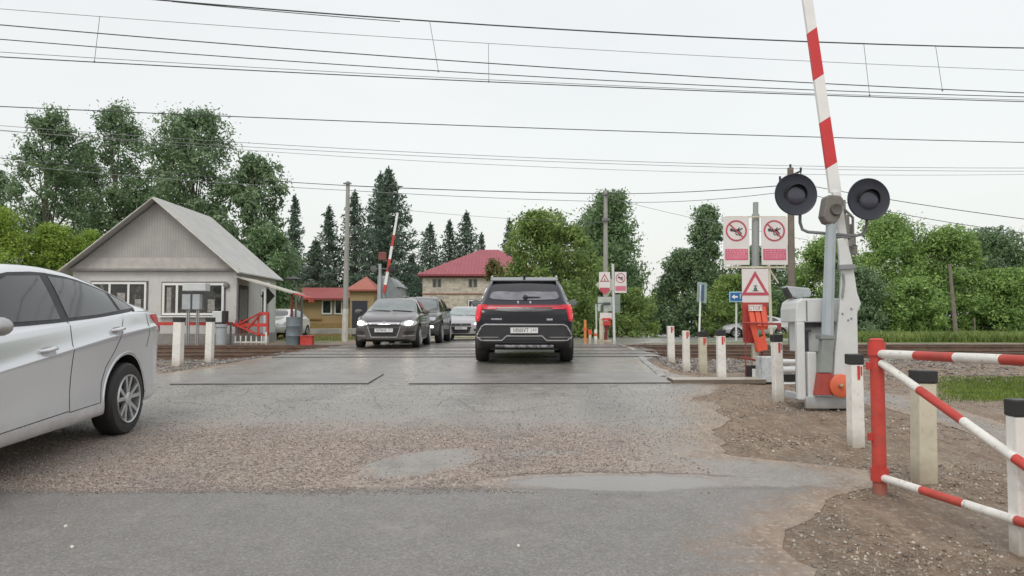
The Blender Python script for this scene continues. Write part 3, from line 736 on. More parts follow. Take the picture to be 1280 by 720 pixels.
simple('meter_post', 'round grey post carrying a small meter box beside the hut window', 'meter', onz((a.x+c.x)/2, Yc), [('post', mb, GREYP, True), ('meter_box', mbx(((a2.x, Yc-.14, a2.z), (c2.x-.12, Yc+.12, c2.z))), GREYL, False, .02), ('cover', mbx(((c2.x-.119, Yc-.15, a2.z), (c2.x, Yc+.13, c2.z+.01))), BLACKP), ('clamp', mbx(((a2.x+.03, Yc-.08, a2.z-.12), (c2.x-.05, Yc+.08, a2.z-.002))), BLACKP)])
Yb = 25.0; a, c = P(357, 431, Yb), P(376, 407, Yb); h = .95
mb = MB(); mb.lathe([(.24, 0), (.24, .3), (.25, .32), (.24, .34), (.24, .62), (.25, .64), (.24, .66), (.24, h), (.21, h), (.2, h-.05), (0, h-.05)], (0,0,0), (0,0,1), 20)
o = mb.build('barrel', mat('blue grey drum', (.16,.19,.21), .5, metal=.2, rust=((.2,.12,.08), .6)), smooth=True); o.location = onz((a.x+c.x)/2, Yb); tag(o, 'blue grey steel drum standing at the corner of the hut canopy', 'drum')
a, c = P(377, 430, Yb), P(391, 419, Yb); zg = g(a.x, Yb)
o = mbx(((-.2, -.15, 0), (.2, .15, .30)), ((-.22, -.17, .301), (.22, .17, .34))).build('box', REDP, bevel=.01); o.location = ((a.x+c.x)/2, Yb, zg); tag(o, 'low red box on the ground right of the blue grey drum', 'box')
# dark diamond signal seen from behind under the canopy, lamp with a flat shade
Ys = 27.5; a = P(335, 370, Ys); zg = g(a.x, Ys)
mb = MB(); mb.prism([(a.x, Ys-.03, a.z+.3), (a.x+.26, Ys-.03, a.z), (a.x, Ys-.03, a.z-.3), (a.x-.26, Ys-.03, a.z)], (0,.03,0))
simple('diamond_sign', 'black diamond sign back on a white post under the hut canopy', 'sign', (a.x, Ys, zg), [('post', mt([(a.x, Ys+.03, zg-.1), (a.x, Ys+.03, a.z+.5)], .035), WHITE), ('sign_plate', mb, BLACKP)])
Ys = 32.; a = P(366, 349, Ys); zg = g(a.x, Ys)
mb = MB(); mb.lathe([(0, .12), (.12, .10), (.42, 0), (.40, -.03), (.1, .0), (0, 0)], (a.x, Ys, a.z), (0,0,1), 14)
simple('yard_lamp', 'dark wide shaded lamp on a thin post behind the hut canopy', 'lamp', (a.x, Ys, zg), [('post', mt([(a.x+.15, Ys, zg-.1), (a.x+.15, Ys, a.z+.05)], .04), GREYD), ('lamp_shade', mb, BLACKP, True)])

# ------------------------------------------------------------------ houses beyond
myel = mat('yellow render', (.42,.30,.16), .85, var=.1, vs=1)
mredr = corrugated('red metal roof', (.33,.075,.07), 1.3, 'X', .5)
mredo = corrugated('orange red metal roof', (.42,.13,.09), 1.5, 'X', .5)
mpink = corrugated('faded pink roof', (.34,.24,.24), 1.2, 'X', .7)
mmar = corrugated('maroon metal roof', (.33,.075,.095), 1.1, 'X', .5)
def hip(root, xa, xb, ya, yb, ze_, zp_, m, oh=.5, ridge=None, name='roof'):
    mb = MB(); xa -= oh; xb += oh; ya -= oh; yb += oh
    if ridge is None: xr0 = xr1 = (xa+xb)/2
    else: xr0, xr1 = ridge
    ym = (ya+yb)/2
    mb.add([(xa,ya,ze_),(xb,ya,ze_),(xb,yb,ze_),(xa,yb,ze_),(xr0,ym,zp_),(xr1+.001,ym,zp_),(xa,ya,ze_-.14),(xb,ya,ze_-.14),(xb,yb,ze_-.14),(xa,yb,ze_-.14)],
           [(0,1,5,4),(1,2,5),(2,3,4,5),(3,0,4),(0,6,7,1),(1,7,8,2),(2,8,9,3),(3,9,6,0),(6,9,8,7)])
    return part(mb, name, m, root)
Yh = 62.
def hx(px, Y=Yh): return P(px, 400, Y).x
def hz_(py, Y=Yh): return P(640, py, Y).z
y1 = thing('yellow_house', 'long low yellow building with a red roof and wide windows left of the concrete pole', 'house', (hx(400), Yh, g(hx(400), Yh)))
zb = -.3
mb = mbx(((hx(345), Yh, zb), (hx(439), Yh+7, hz_(371)))); part(mb, 'wall', myel, y1)
mb = MB(); zt, zr = hz_(373), hz_(357)
mb.prism([(hx(343), Yh-.6, zt), (hx(343), Yh+3.5, zr), (hx(343), Yh+7.6, zt), (hx(343), Yh+7.6, zt-.15), (hx(343), Yh-.6, zt-.15)], (hx(440)-hx(343), 0, 0)); part(mb, 'roof', mredr, y1)
window(y1, hx(402), hx(415), hz_(393), hz_(374.5), Yh, [], fw=.12, sill=False); window(y1, hx(418), hx(436), hz_(393), hz_(374.5), Yh, [hx(427)], fw=.1, sill=False)
mb = mbx(((hx(345), Yh-.4, zb), (hx(438), Yh-.002, hz_(404))), ((hx(370), Yh-.12, hz_(399.5)), (hx(402), Yh-.001, hz_(398)))); part(mb, 'plinth', mat('ochre plinth', (.34,.23,.10), .9), y1)
y2 = thing('gatehouse', 'yellow garage block with an orange red hipped roof right of the concrete pole', 'house', (hx(452), Yh-2, g(hx(452), Yh-2)))
Yg = Yh-2
mb = mbx(((hx(437, Yg), Yg, zb), (hx(467, Yg), Yg+4, hz_(361, Yg)))); part(mb, 'wall', myel, y2)
hip(y2, hx(437, Yg), hx(466, Yg), Yg, Yg+4, hz_(362, Yg), hz_(343.5, Yg), mredo, .3)
mb = mbx(((hx(440, Yg), Yg-.04, zb), (hx(459, Yg), Yg-.001, hz_(376, Yg)))); gd = part(mb, 'garage_door', mat('dark blue grey door', (.05,.05,.07), .6), y2)
mb = mbx(((hx(438.5, Yg), Yg-.06, hz_(376, Yg)), (hx(460, Yg), Yg-.002, hz_(374.5, Yg)))); part(mb, 'frame', mat('door trim', (.4,.3,.2), .7), y2)
Yo = 75.
y3 = thing('roofed_shed', 'shed with a faded pink roof rising behind the yellow building', 'shed', (hx(382, Yo), Yo, g(hx(382, Yo), Yo)))
mb = mbx(((hx(362, Yo), Yo, zb), (hx(405, Yo), Yo+6, hz_(358, Yo)))); part(mb, 'wall', mat('dull brown wall', (.2,.16,.14), .9), y3)
mb = MB(); mb.prism([(hx(350, Yo), Yo-.4, hz_(360, Yo)), (hx(350, Yo), Yo+3, hz_(341.5, Yo)), (hx(350, Yo), Yo+6.4, hz_(360, Yo))], (hx(407, Yo)-hx(350, Yo), 0, 0)); part(mb, 'roof', mpink, y3)
# red fence right of the yard under the trees
Ym = 58.
mbrick, t, b = nt('pale sand brick')
tc = N(t, 'ShaderNodeTexCoord'); mpn = N(t, 'ShaderNodeMapping'); t.links.new(tc.outputs['Object'], mpn.inputs[0]); mpn.inputs['Rotation'].default_value = (PI/2, 0, 0)
bk = N(t, 'ShaderNodeTexBrick', Scale=1.25, **{'Mortar Size': .02, 'Bias': -.2}); bk.inputs['Color1'].default_value = (.60,.53,.44,1); bk.inputs['Color2'].default_value = (.36,.31,.26,1); bk.inputs['Mortar'].default_value = (.46,.43,.39,1)
t.links.new(mpn.outputs[0], bk.inputs['Vector'])
t.links.new(mixc(t, math_(t, 'MULTIPLY', sstep(t, noise(t, 3, 4, .7), .48, .6), .5), bk.outputs['Color'], (.70,.65,.57)), b.inputs['Base Color']); b.inputs['Roughness'].default_value = .9
bh = thing('brick_house', 'tall pale brick house with a maroon hipped roof behind the oncoming cars', 'house', (hx(590, Ym), Ym, g(hx(590, Ym), Ym)))
mb = mbx(((hx(528, Ym), Ym, zb), (hx(672, Ym), Ym+9, hz_(345, Ym)))); part(mb, 'wall', mbrick, bh)
hip(bh, hx(528, Ym), hx(672, Ym), Ym, Ym+9, hz_(343, Ym), hz_(305, Ym), mmar, .4, (hx(597, Ym), hx(622, Ym)))
mb = mbx(((hx(527, Ym), Ym-.05, hz_(347.5, Ym)), (hx(673, Ym), Ym-.002, hz_(345, Ym)))); part(mb, 'cornice', mat('dull red cornice', (.25,.12,.11), .8), bh)
for px in (543, 549, 588, 594, 633, 640):
    window(bh, hx(px-1.6, Ym), hx(px+1.6, Ym), hz_(358, Ym), hz_(349.5, Ym), Ym, [], m_f=GREYD, fw=.03, sill=False)
for px in (545, 590, 635):
    window(bh, hx(px-5, Ym), hx(px+5, Ym), hz_(392, Ym), hz_(375, Ym), Ym, [hx(px, Ym)], m_f=mwframe, fw=.08, sill=True)
mb = mbx(((hx(527, Ym), Ym-.06, hz_(368, Ym)), (hx(673, Ym), Ym-.003, hz_(366.5, Ym)))); part(mb, 'string_course', mat('rust string course', (.33,.17,.13), .8), bh)
Ysd = 55.
sh = thing('grey_shed', 'small pale grey gabled shed under the tall spruce', 'shed', (hx(490, Ysd), Ysd, g(hx(490, Ysd), Ysd)))
mb = mbx(((hx(480, Ysd), Ysd, zb), (hx(500, Ysd), Ysd+3, hz_(358, Ysd)))); part(mb, 'wall', mat('pale grey wall', (.40,.42,.43), .8), sh)
mb = MB(); mb.prism([(hx(478, Ysd), Ysd-.3, hz_(359, Ysd)), (hx(489, Ysd), Ysd-.3, hz_(347, Ysd)), (hx(502, Ysd), Ysd-.3, hz_(359, Ysd))], (0, 3.6, 0)); part(mb, 'roof', mat('grey shed roof', (.33,.35,.37), .7), sh)
# concrete curb wall at the yard edge and the verge behind the hut
Yw = 36.
mb = MB(); mb.bar((P(376, 0, 40).x, 40, .95), (P(452, 0, 33.5).x, 33.5, 1.02), .25, .28)
o = mb.build('low_wall', CONC, bevel=.02); tag(o, 'low whitish concrete wall running along the grass to the striped pole foot', 'wall')
# ------------------------------------------------------------------ poles
mpole = mat('weathered pole concrete', (.33,.33,.30), .85, var=.15, vs=2, bmp=.2)
mwood = mat('weathered pole wood', (.20,.17,.14), .9, var=.25, vs=3, bmp=.4, bs=20)
def pole(name, label, foot, top, r0, r1, m, n=8, group=None):
    r = thing(name, label, 'pole', foot, 0, group)
    part(mt([Vector(foot)-Vector((0,0,.3)), top], [r0, r1], n), 'shaft', m, r, True); return r
Yp = 29.5; ft = onz(P(431, 420, Yp).x, Yp); tp = P(435, 227, Yp)
pl = pole('concrete_pole', 'tall grey concrete pole with a whitewashed foot between the yellow houses', ft, tp, .12, .075, mpole, 8)
zl = P(431, 386, Yp).z
f = (zl-ft.z)/(tp.z-ft.z)
part(mt([ft-Vector((0,0,.2)), ft.lerp(tp, f)], [.126, .112], 8), 'whitewash_band', mat('flaking whitewash', (.60,.58,.53), .8, var=.15, rust=((.35,.33,.3), .6)), pl, True)
mb = MB(); p = ft.lerp(tp, .985); mb.bar(p+Vector((-.16,-.1,0)), p+Vector((.16,-.1,0)), .06, .06); part(mb, 'crossarm', GREYD, pl)
Yq = 34.; ft = onz(P(757, 420, Yq).x, Yq); tp2 = P(757, 238, Yq)
p2 = pole('concrete_pole', 'tall grey concrete pole rising behind the far crossing signs', ft, tp2, .13, .09, mpole, 8)
mb = MB(); p = ft.lerp(tp2, .97); mb.bar(p+Vector((-.18,-.12,0)), p+Vector((.18,-.12,0)), .07, .07)
p = ft.lerp(tp2, .80); mb.box(p+Vector((0,-.1,0)), (.34,.2,.12)); mb.lathe([(.03,0),(.05,.1),(.03,.2)], ft.lerp(tp2, .985)+Vector((0,0,0)), (0,0,1), 8); part(mb, 'bracket', GREYD, p2)
Yi = 24.0; ft = onz(P(990, 420, Yi).x, Yi); tp3 = P(988, 210, Yi)
p3 = pole('wooden_pole', 'brown wooden pole with an insulator crossarm behind the left warning lamp', ft, tp3, .13, .10, mwood, 10)
mb = MB(); a = P(975, 225, Yi); c = P(1001, 214, Yi); mb.bar(a, c, .06, .06)
for q in (a, c, tp3): mb.tube([q-Vector((0,0,.22)) if q is a else q, q+Vector((0,0,.12))], .035, 8)
mb.tube([c, c-Vector((0,0,.25))], .02, 6); part(mb, 'crossarm', BLACKP, p3)
mb = MB(); mb.box(P(989, 226, Yi)+Vector((0,-.12,0)), (.22,.14,.16)); part(mb, 'insulator', BLACKP, p3, bevel=.02)
o = pole('wooden_pole', 'thin leaning wooden pole among the weeds in front of the right hand bushes', onz(P(1196, 430, 40).x, 40), P(1187, 330, 40), .12, .08, mwood, 8)
o = pole('thin_post', 'slim grey post by the parked car under the right hand bushes', onz(P(1219, 428, 46).x, 46), P(1218, 397, 46), .05, .05, mwood, 6)
Y5 = 22.; a = P(966, 330, Y5)
pole('pale_post', 'slim cream post close behind the red barrier cabinet', onz(P(965, 430, Y5).x, Y5), P(961, 330, Y5), .045, .045, CREAM, 8)

# ------------------------------------------------------------------ wires
mwire = mat('dark cable', (.05,.05,.055), .6)
mwire2 = mat('haze painted grey cable', (.22,.23,.235), .6)  # paler copy of the dark cable, haze put into its grey
TS = .13
def wire(name, pts, Y0, r, label, m=mwire, ts=TS, ext=True, cat='wire', droppers=(), group='cables strung over the railway'):
    # pts: positions along the cable in the photo; Y0: distance of its line straight ahead of the camera
    P3 = []
    for (px, py) in pts:
        Y = Y0/(1-ts*(px-640)/F); P3.append(P(px, py, Y))
    xs_ = [p.x for p in P3]; deg = min(2, len(P3)-1)
    cy = np.polyfit(xs_, [p.y for p in P3], 1); cz = np.polyfit(xs_, [p.z for p in P3], deg)
    lo, hi = (min(xs_)-(9 if Y0 < 30 else 26), max(xs_)+9) if ext is True else (min(xs_) - (9 if ext == 'l' else 0), max(xs_) + (9 if ext == 'r' else 0)) if ext else (min(xs_), max(xs_))
    at = lambda x: Vector((x, np.polyval(cy, x), np.polyval(cz, x)))
    mb = MB(); mb.tube([at(lo+(hi-lo)*i/24) for i in range(25)], r, 5)
    c0 = at((lo+hi)/2); o = mb.build(name, m, origin=c0, smooth=True); tag(o, label, cat, group)
    for (px, p2x, py2) in droppers:
        # from this cable down to a point of the cable below
        x = (px-640)/F*Y0/(1-ts*(px-640)/F); a = at(x); b_ = P(p2x, py2, a.y)
        d = MB(); d.tube([a-c0, b_-c0], .007, 5); d.lathe([(.0,.03),(.022,.015),(.022,-.015),(0,-.03)], b_-c0, (0,0,1), 6); d.build('dropper', mwire2, o)
    return o
wire('overhead_wire', [(200,0),(640,33),(1280,60)], 17, .017, 'topmost thick cable leaving the top edge of the photo left of centre', droppers=((535,548,89),(1087,1087,119),(1178,1178,113)))
wire('overhead_wire', [(215,2),(400,19),(500,27)], 17.3, .010, 'short thin cable hugging the underside of the topmost thick one', ext=False)
wire('overhead_wire', [(0,11),(640,56),(1280,88)], 18.2, .007, 'faintest hairline cable just under the topmost thick one', mwire2, droppers=((114,118,77),(610,611,102)))
wire('overhead_wire', [(0,31),(640,81),(1280,116)], 17.6, .013, 'dark cable third from the top at the left edge, upper edge of the close bundle')
wire('overhead_wire', [(0,49),(640,94),(1280,121)], 18.4, .012, 'middle cable of the bundle crossing the barrier arm')
wire('overhead_wire', [(0,65),(640,101),(1280,125)], 18.8, .008, 'thin cable just above the lowest of the close bundle', mwire2)
wire('overhead_wire', [(0,71),(640,103.5),(1280,127)], 18.2, .013, 'contact wire at the bottom of the close bundle carrying the clamps')
wire('overhead_wire', [(0,133),(640,159),(1280,178)], 22.3, .014, 'single cable well below the bundle just over the big tree tops')
wire('overhead_wire', [(300,178),(640,196),(1280,210)], 34, .012, 'highest of three faint parallel cables right of the big trees', mwire2)
wire('overhead_wire', [(300,183),(640,200),(1280,214)], 34.6, .012, 'middle one of three faint parallel cables right of the big trees', mwire2)
wire('overhead_wire', [(300,187),(640,207),(1280,218)], 35.2, .010, 'lowest of three faint parallel cables right of the big trees', mwire2)
gl = 'cables strung between the poles'
def span(pts3, sag, r, label, m=mwire):
    a, c = Vector(pts3[0]), Vector(pts3[1]); mb = MB()
    L = [a.lerp(c, u/16)-Vector((0,0,sag*4*(u/16)*(1-u/16))) for u in range(17)]
    mb.tube(L, r, 5); tag(mb.build('power_line', m, origin=a, smooth=True), label, 'cable', gl)
span((P(-60,191,26), P(435,232,29.5)), .1, .014, 'dark power line from the left edge to the top of the left concrete pole')
span((P(-60,199,26), P(435,238,29.5)), .1, .011, 'thinner power line below the dark one reaching the left concrete pole', mwire2)
span((P(435,232,29.5), P(757,242,34)), .05, .018, 'thick dark power line between the two concrete poles')
span((P(435,238,29.5), P(757,252,34)), .05, .012, 'thinner power line under the thick one between the two concrete poles', mwire2)
span((P(757,242,34), P(976,232,24)), .08, .014, 'upper power line from the right concrete pole to the wooden pole')
span((P(757,252,34), P(980,240,24)), .15, .010, 'lower power line from the right concrete pole to the wooden pole')
span((P(990,228,24), P(1400,288,20)), .1, .011, 'upper power line running right from the wooden pole past the right warning lamp')
span((P(1000,240,24), P(1400,304,21)), .2, .010, 'lower power line running right from the wooden pole over the bushes')
span((P(757,246,34), P(1010,300,24)), .1, .008, 'thin cable slanting down from the right concrete pole behind the prohibition signs', mwire2)
span((P(500,262,32), P(760,278,36)), .1, .008, 'faint cable low over the maroon roof', mwire2)
span((P(1030,262,30), P(1400,300,30)), .2, .006, 'faintest cable over the right hand bushes', mwire2)

# ------------------------------------------------------------------ trees
mbark = mat('grey brown bark', (.12,.10,.085), .9, var=.3, bmp=.4, bs=15)
mbirch = mat('pale birch bark', (.40,.39,.36), .8, var=.4, vs=6)
L_BIG = leafmat('big tree leaves', (.07,.135,.072), (.31,.43,.23))  # big tree, dark and spruce tones are lightened to stand for distance haze
L_DK = leafmat('dark leaves', (.065,.135,.065), (.29,.42,.20))
L_MID = leafmat('mid green leaves', (.07,.145,.04), (.36,.48,.14))
L_YEL = leafmat('yellow green leaves', (.11,.21,.035), (.44,.58,.11))
L_BUSH = leafmat('bush leaves', (.085,.185,.055), (.44,.61,.19))
L_SPR = leafmat('spruce needles', (.05,.095,.07), (.19,.265,.185))
def quads(name, C, S, m, parent, elong=1.5, flat=0):
    n = len(C); u = rng.normal(size=(n,3)); u /= np.linalg.norm(u, axis=1)[:,None]
    v = np.cross(u, rng.normal(size=(n,3))); v /= np.linalg.norm(v, axis=1)[:,None]
    S = S[:,None]; u = u*S*.5*elong; v = v*S*.5*.62
    q = np.stack([C-u, C-v*.9+u*.1, C+u, C+v*.9+u*.1], 1).reshape(-1, 3)
    me = bpy.data.meshes.new(name); me.vertices.add(4*n); me.vertices.foreach_set('co', q.astype(np.float32).ravel())
    me.loops.add(4*n); me.loops.foreach_set('vertex_index', np.arange(4*n, dtype=np.int32))
    me.polygons.add(n); me.polygons.foreach_set('loop_start', np.arange(0, 4*n, 4, dtype=np.int32))
    try: me.polygons.foreach_set('loop_total', np.full(n, 4, dtype=np.int32))
    except Exception: pass
    me.update(); me.validate(); me.materials.append(m); return link(name, me, parent)
def tree(px0, px1, pyt, Y, label, m, n=6000, leaf=.24, gap=.0, base=None, low=.15, shape='round', bark=None, name='deciduous_tree', group=None, clump=.16, pyb=None):
    xa, xb = P(px0, 300, Y).x, P(px1, 300, Y).x; cx = (xa+xb)/2; W = (xb-xa)/2*(1.18 if shape != 'bush' else 1.08)
    z0 = g(cx, Y); zt = P(640, pyt, Y).z; H = zt-z0
    root = thing(name, label, 'tree' if 'bush' not in name else 'bush', (cx, Y, z0), 0, group)
    zc0 = H*low
    nc = int(60 + W*H*1.15) if shape != 'bush' else int(40+W*H*1.0)
    n = int(n*1.45)
    cl = []
    for i in range(nc*6):
        if len(cl) >= nc: break
        h = ((i % nc)+random.random())/nc
        if shape == 'round': prof_ = math.sin(PI*min(1, (h*.82+.16)))**.5
        elif shape == 'tall': prof_ = (1-h)**.55*(.55+.45*min(1, h*5))+.05
        elif shape == 'open': prof_ = (.65+.35*math.sin(PI*h))*(1-h**3*.75)
        elif shape == 'bush': prof_ = math.sqrt(max(0, 1-h*h))*.9+.1
        a = random.random()*2*PI; rr = prof_*math.sqrt(random.random())*W*.92
        x, y, z = math.cos(a)*rr, math.sin(a)*rr*.8, zc0+(H-zc0)*h*.97
        cl.append((x, y, z, rr/max(W, .1)))
    # a leading shoot makes the top uneven
    for k in range(5): u_ = random.uniform(.78,.97); cl.append((random.uniform(-.5,.5)*W*(1.15-u_)*2.6, random.uniform(-.3,.3)*W*.6, H*u_, .3))
    per = max(20, n//len(cl)); C = []; S = []
    for (x, y, z, q) in cl:
        cr = clump*max(W, 1.2)*random.uniform(.6, 1.5)*1.25
        k = int(per*random.uniform(.6, 1.4)); d = rng.normal(size=(k,3)); d /= np.linalg.norm(d, axis=1)[:,None]
        r = cr*(.35+.75*rng.random(k)**.6)[:,None]
        pts = d*r*np.array([1, 1, .8]) + np.array([x, y, z]); C.append(pts); S.append(leaf*(.6+.8*rng.random(k)))
        # spray of twigs sticking out, ragged outline
        k2 = k//5; d2 = rng.normal(size=(k2,3)); d2[:,2] = np.abs(d2[:,2])*.9; d2 /= np.linalg.norm(d2, axis=1)[:,None]
        C.append(d2*cr*(1.+.6*rng.random(k2))[:,None]+np.array([x, y, z])); S.append(leaf*.7*np.ones(k2))
    if shape != 'bush':                       # upright shoots that break the outline
        for k in range(16 if W > 2.5 else 8):
            x, y, z, q = random.choice([c_ for c_ in cl if c_[2] > H*.55] or cl); L_ = random.uniform(.5, 1.5)*H/14; k3 = int(50*L_)+18
            tt_ = rng.random(k3); C.append(np.stack([x+rng.normal(size=k3)*.16*(1.2-tt_), y+rng.normal(size=k3)*.16, np.minimum(z+cr*.5+tt_*L_, H*1.0)], 1)); S.append(leaf*.75*np.ones(k3))
    C = np.concatenate(C); S = np.concatenate(S)
    if gap > 0:
        s = np.sin(C[:,0]*1.9+Y)+np.sin(C[:,2]*2.3+C[:,1]*1.3)+np.sin(C[:,0]*3.7+C[:,2]*2.9); keep = (s > -1.2+gap*1.6) | (rng.random(len(C)) > .75)
        C, S = C[keep], S[keep]
    keep = (C[:,2] > .05) & (C[:,2] < H*1.03); C, S = C[keep], S[keep]
    quads('crown', C, S, m, root)
    mb = MB(); tr = max(.07, H*.016)
    bend = [Vector((math.sin(i*1.3+cx)*.02*H*(i/6), 0, H*.93*i/6)) for i in range(7)]
    bend[0].z = -.3; mb.tube(bend, [tr*(1-.9*i/6) for i in range(7)], 7)
    for (x, y, z, q) in random.sample(cl, min(len(cl), 26)):
        h = max(H*.1, z*random.uniform(.45, .8)); i = min(5, h/(H*.93)*6); p0 = bend[int(i)].lerp(bend[int(i)+1], i-int(i))
        p1 = Vector((x, y, z)); mid = p0.lerp(p1, .5)+Vector((0,0,-.04*H*random.random())); w0 = tr*(1-h/H)*.5+.02
        mb.tube([p0, mid, p1], [w0, w0*.6, w0*.2], 5)
    mb.build('trunk', bark or mbark, root, smooth=True)
    return root
def spruce(px, hw, pyt, Y, label, n=4200, group=None, m=None, leaf=.26):
    Y += 14; cx = P(px, 300, Y).x; W = 1.75*hw/F*Y; n = int(n*1.7); z0 = g(cx, Y); H = P(640, pyt, Y).z-z0
    root = thing('spruce_tree', label, 'tree', (cx, Y, z0), 0, group)
    C = []; S = []; br = MB(); br.tube([(0,0,-.3), (0,0,H*.5), (0,0,H*.98)], [H*.018, H*.01, .02], 7)
    nl = int(max(20, H*2.6)); ph = random.random()*6
    per = n/ (nl*8)
    for i in range(nl):
        u = (i+.5)/nl; h = H*(.06+.93*u); L = W*((1-u)**.82)*(1.04+.16*math.sin(i*2.1+ph))*(.55+.45*min(1, u*6))+.10
        nb = random.randint(6, 9)
        for k in range(nb):
            a = 2*PI*k/nb + i*1.1 + random.uniform(-.25, .25); l = L*random.uniform(.6, 1.18); dx, dy = math.cos(a), math.sin(a)
            q = max(5, int(per*(.35+1.5*L/W*.7))); s = rng.random(q)**.75
            drop = -.34*l*s + .16*l*s**3
            jit = .10*l+.10
            C.append(np.stack([dx*l*s + rng.normal(size=q)*jit*(1-s*.6), dy*l*s + rng.normal(size=q)*jit*(1-s*.6), h+drop - rng.random(q)*.75*(1-s*.6)+.15], 1)); S.append(leaf*(.6+.7*rng.random(q)))
            if k % 2: br.tube([(0,0,h), (dx*l*.9, dy*l*.9, h-.2*l)], [.03, .01], 4)
    q = 40; C.append(np.stack([rng.normal(size=q)*.05, rng.normal(size=q)*.05, H*(.93+.08*rng.random(q))], 1)); S.append(np.full(q, leaf*.6))
    quads('crown', np.concatenate(C), np.concatenate(S), m or L_SPR, root, 1.9); br.build('trunk', mbark, root, smooth=True); return root

GT = 'tall trees behind the hut'
tree(6,112,137,50,'leftmost tall open deciduous tree behind the yellow green bushes',L_BIG,9500,.20,.12,shape='open',low=.2,group=GT,clump=.15)
tree(88,190,131,52,'tall open deciduous tree second from the left, sky showing through it',L_BIG,11000,.20,.10,shape='round',low=.15,group=GT,clump=.15)
tree(172,308,139,49,'broadest and densest tall tree, rising straight behind the hut gable',L_BIG,17000,.21,.08,shape='round',low=.1,group=GT,clump=.15)
tree(268,364,196,47,'lower rounded tree at the right end of the tall group behind the hut roof',L_BIG,9000,.23,.1,shape='round',low=.05,group=GT)
tree(58,140,178,55,'tall open tree filling the gap between the two leftmost tall ones',L_BIG,8000,.21,.2,shape='open',low=.1,group=GT,clump=.15)
tree(-40,40,215,54,'dark tree cut by the left edge of the photo above the yellow green bushes',L_BIG,5000,.21,.3,shape='open',low=.05,group=GT,clump=.15)
tree(120,260,235,54,'dark lower tree filling the gap behind the hut gable',L_DK,7000,.28,.1,shape='round',low=.02,group=GT)
tree(285,372,285,44,'dark bushy tree low behind the right slope of the hut roof',L_DK,5500,.22,.0,shape='bush',low=.02,group=GT)
GY = 'yellow green bushes left of the hut'
for (a,c,tp_,Y,lab) in ((-60,45,262,36,'leftmost yellow green bush cut by the left edge of the photo'),(25,100,283,37,'yellow green bush rising in the middle between silver sedan roof and open trees'),(78,150,290,38,'yellow green bush tucked against the left eave of the hut')):
    tree(a,c,tp_,Y,lab,L_YEL,13000,.12,0,shape='bush',low=.0,name='leafy_bush',group=GY,clump=.22)
GS = 'spruces behind the houses'
for (px,hw,top,Y,lab,n) in ((368,17,243,58,'narrow lone spruce right of the big deciduous group',2600),(411,24,256,62,'spruce standing just left of the concrete pole',3200),(443,32,238,64,'bushy spruce right behind the concrete pole',4200),
        (485,50,209,60,'tallest and widest spruce behind the raised striped far barrier',9500),(475,34,215,66,'slimmer spruce whose tip stands left of the tallest one',4000),(538,26,279,70,'leftmost of the three small spruces above the maroon roof',3200),(562,22,275,72,'middle one of the three small spruces above the maroon roof',2800),
        (583,30,264,72,'largest of the three small spruces above the maroon roof',3800),(602,12,291,74,'tiny spruce tip peeping over the ridge of the maroon roof',1200),(637,20,274,66,'dark spruce tip left of the bright tree by the brick house',2400),(395,30,300,55,'low dark spruce in front of the pink roofed shed',3400),(515,22,320,66,'small spruce against the left wall of the brick house',2200)):
    spruce(px,hw,top,Y,lab,n,GS)
GR = 'trees along the far road'
tree(622,742,268,42,'bright rounded tree beyond the roof of the black suv',L_MID,13000,.19,0,shape='round',low=.02,group=GR,clump=.17)
tree(600,640,325,46,'reddish green small tree hiding the corner of the maroon roof',leafmat('rusty green leaves', (.10,.09,.035), (.30,.27,.12)),2600,.17,.1,shape='bush',low=.2,group=GR)
tree(718,808,243,60,'dark tall tree behind the right concrete pole',L_DK,12000,.25,0,shape='tall',low=.05,group=GR,clump=.19)
tree(700,800,262,64,'dark rounded tree crown backing the right concrete pole',L_DK,7000,.27,0,shape='round',low=.1,group=GR,clump=.17)
tree(735,818,362,50,'low mid green bush to the right of the far crossing signs',L_MID,5500,.17,0,shape='bush',low=0,name='leafy_bush',group=GR,clump=.2)
tree(700,752,345,46,'low bright bush just behind the far crossing signs',L_MID,4200,.16,0,shape='bush',low=0,name='leafy_bush',group=GR,clump=.2)
tree(792,838,372,120,'distant tree closing the end of the far road on its left side',L_BUSH,2600,.42,0,shape='bush',low=0,group=GR,clump=.2)
tree(815,860,350,135,'distant tree closing the end of the far road on its right side',L_BUSH,2600,.45,0,shape='round',low=0,group=GR,clump=.2)
tree(858,910,257,60,'tall slim birch standing out above the trees right of the far road',L_BIG,7500,.23,0,shape='tall',low=.05,bark=mbirch,group=GR,clump=.24)
tree(818,900,314,62,'rounded tree at the left foot of the slim birch',L_BIG,8500,.24,0,shape='round',low=.02,group=GR,clump=.17)
tree(875,965,345,48,'yellow green bush beside the blue direction sign',L_MID,8000,.17,0,shape='bush',low=0,name='leafy_bush',group=GR,clump=.2)
tree(895,1005,310,60,'dark tree behind the prohibition signs',L_BIG,8000,.25,0,shape='round',low=0,group=GR,clump=.17)
tree(915,1010,365,50,'dark low bush behind the red barrier cabinet',L_DK,4500,.19,0,shape='bush',low=0,name='leafy_bush',group=GR,clump=.2)
GB = 'bushy trees beyond the tracks on the right'
